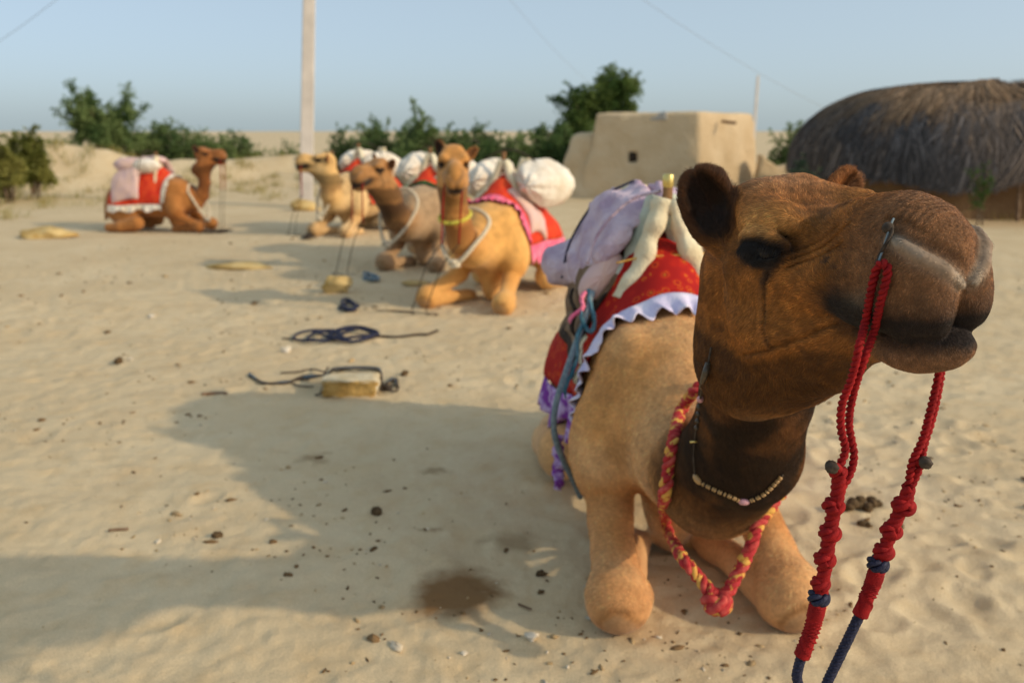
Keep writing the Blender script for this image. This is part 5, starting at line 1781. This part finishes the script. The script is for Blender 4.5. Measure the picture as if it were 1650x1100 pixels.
far_camel('reddish brown camel couched apart from the other camels', (-5.42, 13.6, 0), -6,
          [(.06, 0, .60, .20), (.30, 0, .52, .145), (.44, 0, .64, .115), (.51, 0, .88, .100), (.52, 0, 1.16, .092), (.50, 0, 1.32, .088)],
          (.42, 0, 1.45), -8, 0, ((.36, .145, .038), (.42, .19, .06), (.16, .055, .015), (.32, .115, .030)), ((.44, .26), (.46, -.27)),
          dict(label='red blanket with cream fringe on the reddish camel couched apart', mats=(FAB['red2'], FAB['white'], FAB['white']), w=.10, amax=1.85),
          dict(label='saddle with cream flat bags on the reddish camel couched apart', list=[(-1, -.55, -1.08, [(.05, 1.20), (.20, 1.14), (.31, .98), (.37, .80), (.40, .62)], .06, 'peach'), (1, -.25, -1.05, WS2, .12, 'peach')], sacks=[(-1, (-.48, .16, 1.16), (.26, .13, .13), 40, 'white'), (-1, (-.80, .12, 1.18), (.30, .14, .12), 30, 'peach')]),
          neck_rope=('pale rope with a long knot hanging at the chest of the reddish camel', [(.26, -.17, .72), (.40, -.17, .48), (.54, -.10, .22), (.50, .08, .40), (.32, .15, .70), (.22, 0, .84)], 'rope_cream', 2),
          rein=('pair of thin reins hanging from the reddish camel to a dark coil', (.80, -.10, 0), (.80, -.30, 0)), scale=.90)

# ------------------------------------------------------------------ things lying on the sand
def gz(x, y): return float(ground_z(np.array([x]), np.array([y]))[0])


stone_m = simple('pale_sandstone', (.52, .42, .26), (.66, .58, .42), 9, .9, .6, 45, dist=.015)
stone_y = simple('yellow_sandstone', (.42, .26, .075), (.62, .47, .22), 5, .9, .6, 40, dist=.015)
brown_stone = simple('ochre_stone_face', (.36, .21, .06), (.52, .33, .11), 7, .95, .8, 30, dist=.02)
dung_m = simple('dung', (.060, .038, .018), (.14, .09, .045), 40, .95, .8, 120, dist=.01)
quartz = simple('white_stone', (.54, .46, .34), (.66, .60, .50), 20, .7, .4, 60)


def rock(name, label, px, py, size, mat, seed, cat='stone', group=None, flat=.5, sharp=.25):
    g = on_ground(px, py)
    rng = np.random.default_rng(seed)
    V, Q = uv_sphere((0, 0, 0), 1.0, 22, 14)
    for k in range(7):                                   # hew flat facets
        n = rng.normal(0, 1, 3); n /= np.linalg.norm(n)
        d = V @ n; lim = rng.uniform(.55, .8)
        V = V - np.maximum(d - lim, 0)[:, None] * n
    V = V * (1 + .22 * fbm(V, 2.0, 4, seed))[:, None] * np.array([size[0], size[1], size[2]])
    a = rng.uniform(-.3, .3)
    o = mesh(name, V, Q, mat)
    o.location = (g.x, g.y, gz(g.x, g.y) + size[2] * flat)
    o.rotation_euler = (0, 0, a)
    return tag(o, label, cat, group)


# squared stone block with the ropes tied to it
g = on_ground(563, 642)
bm = bmesh.new()
bmesh.ops.create_cube(bm, size=1.0)
bmesh.ops.subdivide_edges(bm, edges=list(bm.edges), cuts=7, use_grid_fill=True)
SBK = empty('stone_block', (g.x, g.y + .13, gz(g.x, g.y) - .01), .02, 'squared pale stone block with ropes tied over it on the sand', 'stone block')
for v in bm.verts:
    p = np.array(v.co)[None]
    v.co.x = v.co.x * (.335 + .03 * v.co.z) + .010 * float(fbm(p, 3, 3, 9)[0])
    v.co.y = v.co.y * .25 + .012 * float(fbm(p, 3, 3, 19)[0])
    v.co.z = (v.co.z + .5) * .115 + .006 * float(fbm(p, 4, 3, 29)[0])
bmesh.ops.bevel(bm, geom=[e for e in bm.edges if e.calc_face_angle(0) > 1.0], offset=.008, segments=2, affect='EDGES')
me = bpy.data.meshes.new('block'); bm.to_mesh(me)
me.materials.append(stone_m); me.materials.append(brown_stone)
for p in me.polygons:
    p.use_smooth = True
    if p.normal.y < -.6: p.material_index = 1
o = bpy.data.objects.new('block', me); col.objects.link(o); o.parent = SBK
bm.free()


def G(px, py, dz=.012):
    q = on_ground(px, py)
    return np.array([q.x, q.y, gz(q.x, q.y) + dz])


bx, by = g.x, g.y + .13
zt = gz(g.x, g.y) + .125
TR = empty('tether_rope', (0, 0, 0), 0, 'dark doubled tether rope passing over the squared stone block', 'rope')
for k in range(3):
    d = .012 * k
    tube('cord', [G(402, 608 - 2 * k), G(425, 617 + k), G(460, 619 - k), G(490, 608 + 2 * k), np.array([bx - .172, by + .04 + d, zt * .75]), np.array([bx - .13, by + .05 + d, zt]), np.array([bx, by + .065 + d * 1.4, zt + .002]), np.array([bx + .10, by + .075 + d, zt]),
                  np.array([bx + .165, by + .05 + d, zt - .01]), np.array([bx + .185, by + .02 + d, .04]), G(632 + 3 * k, 612), G(640, 622 + 3 * k)], .0075, FAB['rope_dark' if k != 1 else 'rope_grey'], TR, 90, 6)
tube('cord', [G(452, 602), G(480, 600), G(505, 596), np.array([bx - .15, by + .08, .10]), np.array([bx - .05, by + .09, zt])], .006, FAB['rope_dark'], TR, 40, 6)
tube('cord', [np.array([bx - .172, by + .10, zt]), np.array([bx - .182, by + .02, zt * .8]), np.array([bx - .180, by - .10, .03]), G(508, 640)], .006, FAB['rope_dark'], TR, 30, 6)
tube('cord', [G(505, 625), G(480, 622), G(470, 615), G(500, 608)], .005, FAB['rope_dark'], TR, 20, 6)
a = np.linspace(0, 2 * PI * 1.6, 40); q = G(628, 632)
v_, q_ = tube_vf(np.stack([q[0] + .055 * np.cos(a), q[1] + .07 * np.sin(a), q[2] + .01 + .006 * np.sin(3 * a)], 1), .006, 6); mesh('loop', v_, q_, FAB['rope_dark'], TR)
lump('wooden_toggle', G(622, 630, .02), (.05, .022, .022), FAB['rope_dark'], TR, .15, 20, R=rotm(-35))

CR = empty('coiled_rope', (0, 0, 0), 0, 'dark navy rope lying in loose coils on the sand before the stone block', 'rope')
for k, (cx, cy, rx, ry_, ph) in enumerate(((512, 544, .16, .10, 0), (520, 546, .10, .08, 1), (570, 543, .17, .12, 2), (575, 545, .12, .09, 3.4), (560, 544, .22, .07, 4))):
    q = G(cx, cy)
    a = np.linspace(0, 2 * PI * 1.25, 46) + ph
    P = np.stack([q[0] + rx * np.cos(a) * (1 + .15 * np.sin(2.3 * a)), q[1] + ry_ * np.sin(a) * 2.0, q[2] + .008 + .006 * np.sin(3 * a + k) + .004 * k], 1)
    v_, q_ = tube_vf(P, .0105, 6); mesh('coil', v_, q_, FAB['rope_navy'], CR)
tube('loose_end', [G(455, 547), G(485, 548), G(520, 549)], .006, FAB['rope_dark'], CR, 20, 6)
tube('loose_end', [G(590, 549), G(615, 543), G(640, 544), G(670, 541), G(690, 540), G(705, 534)], .010, FAB['rope_dark'], CR, 40, 6)

rock('yellow_rock', 'yellow sandstone lump lying between the camels and the stone block', 545, 474, (.17, .13, .11), stone_y, 5, group=None)
rock('yellow_rock', 'flat ochre stone lying on the open sand before the pale camel', 383, 434, (.42, .16, .07), stone_y, 6, flat=.3)
rock('yellow_rock', 'flat yellowish rock on the open sand near the reddish camel\'s tail', 73, 384, (.42, .26, .12), stone_y, 7, flat=.35)
rock('yellow_rock', 'pale yellow stone at the foot of the concrete pole', 490, 338, (.30, .22, .16), stone_y, 8, flat=.3)
rock('yellow_rock', 'small yellow stone near the shrubs at the edge of the camp', 60, 292, (.35, .3, .2), stone_y, 9, flat=.3)
rock('yellow_rock', 'yellow stone half buried by the yellow-collared camel\'s knee', 668, 463, (.16, .10, .035), stone_y, 10, flat=.2)
rock('white_stone', 'white stone near the coiled rope', 461, 567, (.045, .035, .03), quartz, 11)
rock('white_stone', 'oval white pebble beside the brown-headed camel\'s knee', 857, 1026, (.026, .020, .016), quartz, 12)
rock('white_stone', 'tiny white pebble below the oval one', 748, 1050, (.012, .010, .008), quartz, 13)
rock('white_stone', 'small pale stone on the open sand near the yellowish rock', 245, 510, (.035, .03, .02), quartz, 14)
for k, (px, py, s, lab) in enumerate(((607, 825, .028, 'round dark dung pellet on the open sand'), (872, 925, .024, 'dark dung pellet beside the brown-headed camel\'s foreleg'), (191, 583, .045, 'dark dung lump at the edge of the camel\'s shadow'), (652, 604, .03, 'small dark lump beside the stone block'), (350, 862, .022, 'broken dung crumb near the straw bits'))):
    rock('dung', lab, px, py, (s, s * .85, s * .7), dung_m, 30 + k, 'dung')
DP = empty('dung_pile', (0, 0, 0), 0, 'heap of dark dung pellets behind the lead ropes', 'dung')
rr_ = np.random.default_rng(4)
for k in range(11):
    q = G(1393 + rr_.normal(0, 13), 824 + rr_.normal(0, 5), .012 + .010 * (k % 3))
    V, Q = uv_sphere((0, 0, 0), 1.0, 12, 8)
    V = V * (1 + .12 * fbm(V, 2, 2, k))[:, None] * np.array([.026, .021, .018]) * rr_.uniform(.8, 1.15)
    mesh('pellet', V @ rotm(rr_.uniform(0, 180)).T + q, Q, dung_m, DP)
for k, (px, py) in enumerate(((1388, 846), (1398, 848), (1450, 852), (1362, 828))):
    rock('dung', ['dung pellet fallen before the dung heap', 'dung pellet beside the one before the dung heap', 'lone dung pellet between the lead ropes', 'dung pellet at the side of the dung heap'][k], px, py, (.020, .017, .013), dung_m, 50 + k, 'dung')
# sticks and straw
for k, (pts, r, lab) in enumerate((([(325, 636), (345, 633), (365, 634)], .012, 'short dark stick on the sand beside the tether rope'), ([(175, 858), (190, 855), (207, 853)], .006, 'brown straw bit on the open sand'), ([(835, 972), (845, 976), (856, 981)], .004, 'thin dark twig beside the wet patch'))):
    o = tube('twig', [G(px, py, .008) for px, py in pts], r, FAB['brown'], None, 12, 6)
    tag(o, lab, 'twig')


def debris():
    """crumbs, pebbles and straw nobody could count"""
    rng = np.random.default_rng(77)
    n = 5200
    r = 1.9 * (7.0 ** rng.random(n)); a = np.radians(90 + rng.uniform(-42, 42, n))
    x, y = r * np.cos(a), r * np.sin(a)
    p = np.stack([x, y, 0 * x], 1)
    keep = (fbm(p, .9, 3, 61) + rng.normal(0, .35, n)) > .1
    x, y, r = x[keep], y[keep], r[keep]
    n = len(x)
    z = ground_z(x, y)
    s = .0028 * np.exp(rng.normal(0, .55, n)) * (1 + .12 * r)
    base, Qb = uv_sphere((0, 0, 0), 1.0, 6, 5)
    sc = np.stack([s * rng.uniform(.8, 2.4, n), s * rng.uniform(.7, 1.2, n), s * .6], 1)
    V = base[None] * sc[:, None] * (1 + .25 * rng.normal(size=(n, len(base), 1)))
    th_ = rng.uniform(0, PI, n); c, s_ = np.cos(th_), np.sin(th_)
    X = V[..., 0] * c[:, None] - V[..., 1] * s_[:, None]; Y = V[..., 0] * s_[:, None] + V[..., 1] * c[:, None]
    V = np.stack([X + x[:, None], Y + y[:, None], V[..., 2] + (z + s * .3)[:, None]], -1)
    Fq = (Qb[None] + (np.arange(n) * len(base))[:, None, None]).reshape(-1, 4)
    kind = rng.random(n)
    cc = np.where(kind[:, None] < .62, np.array([[.17, .105, .05]]), np.where(kind[:, None] < .86, np.array([[.42, .30, .16]]), np.array([[.58, .50, .38]]))) * rng.uniform(.7, 1.25, (n, 1))
    m = vcol_mat('crumbs', rough=.9, bump=.2, var=.15)
    o = mesh('pebbles', V.reshape(-1, 3), Fq, m, None, cols=np.repeat(cc, len(base), 0))
    tag(o, 'scattered crumbs of dung, straw and small pebbles on the sand', 'pebbles', None, 'stuff')


debris()


def dry_grass():
    rng = np.random.default_rng(31)
    cl = []
    for cx, cy, sx, sy, n in ((-15.0, 19.0, 3.2, 2.4, 150), (-12.0, 22.5, 4.5, 1.6, 120), (-6.5, 25.0, 2.5, 1.2, 50), (12.0, 13.9, 2.5, .5, 40), (2.5, 21.5, 1.6, .6, 40)):
        cl.append(np.stack([rng.normal(cx, sx, n), rng.normal(cy, sy, n)], 1))
    C = np.concatenate(cl)
    k = np.repeat(np.arange(len(C)), 26)
    n = len(k)
    P = C[k] + rng.normal(0, .12, (n, 2))
    z = ground_z(P[:, 0], P[:, 1], False)
    hgt = rng.uniform(.06, .26, n); lean = rng.normal(0, .10, (n, 2))
    wd = rng.uniform(.004, .009, n); an = rng.uniform(0, PI, n)
    w3 = np.stack([np.cos(an) * wd, np.sin(an) * wd, 0 * wd], 1)
    B = np.concatenate([P, (z - .01)[:, None]], 1); M_ = B + np.concatenate([lean * .4, (hgt * .6)[:, None]], 1); T_ = B + np.concatenate([lean, hgt[:, None]], 1)
    V = np.stack([B - w3, B + w3, M_ + w3 * .7, M_ - w3 * .7, T_ - w3 * .15, T_ + w3 * .15], 1).reshape(-1, 3)
    b = np.arange(n)[:, None] * 6
    Fq = np.concatenate([b + np.array([0, 1, 2, 3]), b + np.array([3, 2, 5, 4])])
    t = rng.random((n, 1))
    cc = np.array([[.42, .31, .11]]) * (1 - t) + np.array([[.30, .29, .09]]) * t
    o = mesh('dry_grass', V, Fq, leaf_m, None, smooth=False, cols=np.repeat(cc, 6, 0))
    tag(o, 'sparse yellow dry grass on the mounds and sandy edge', 'grass', None, 'stuff')


dry_grass()
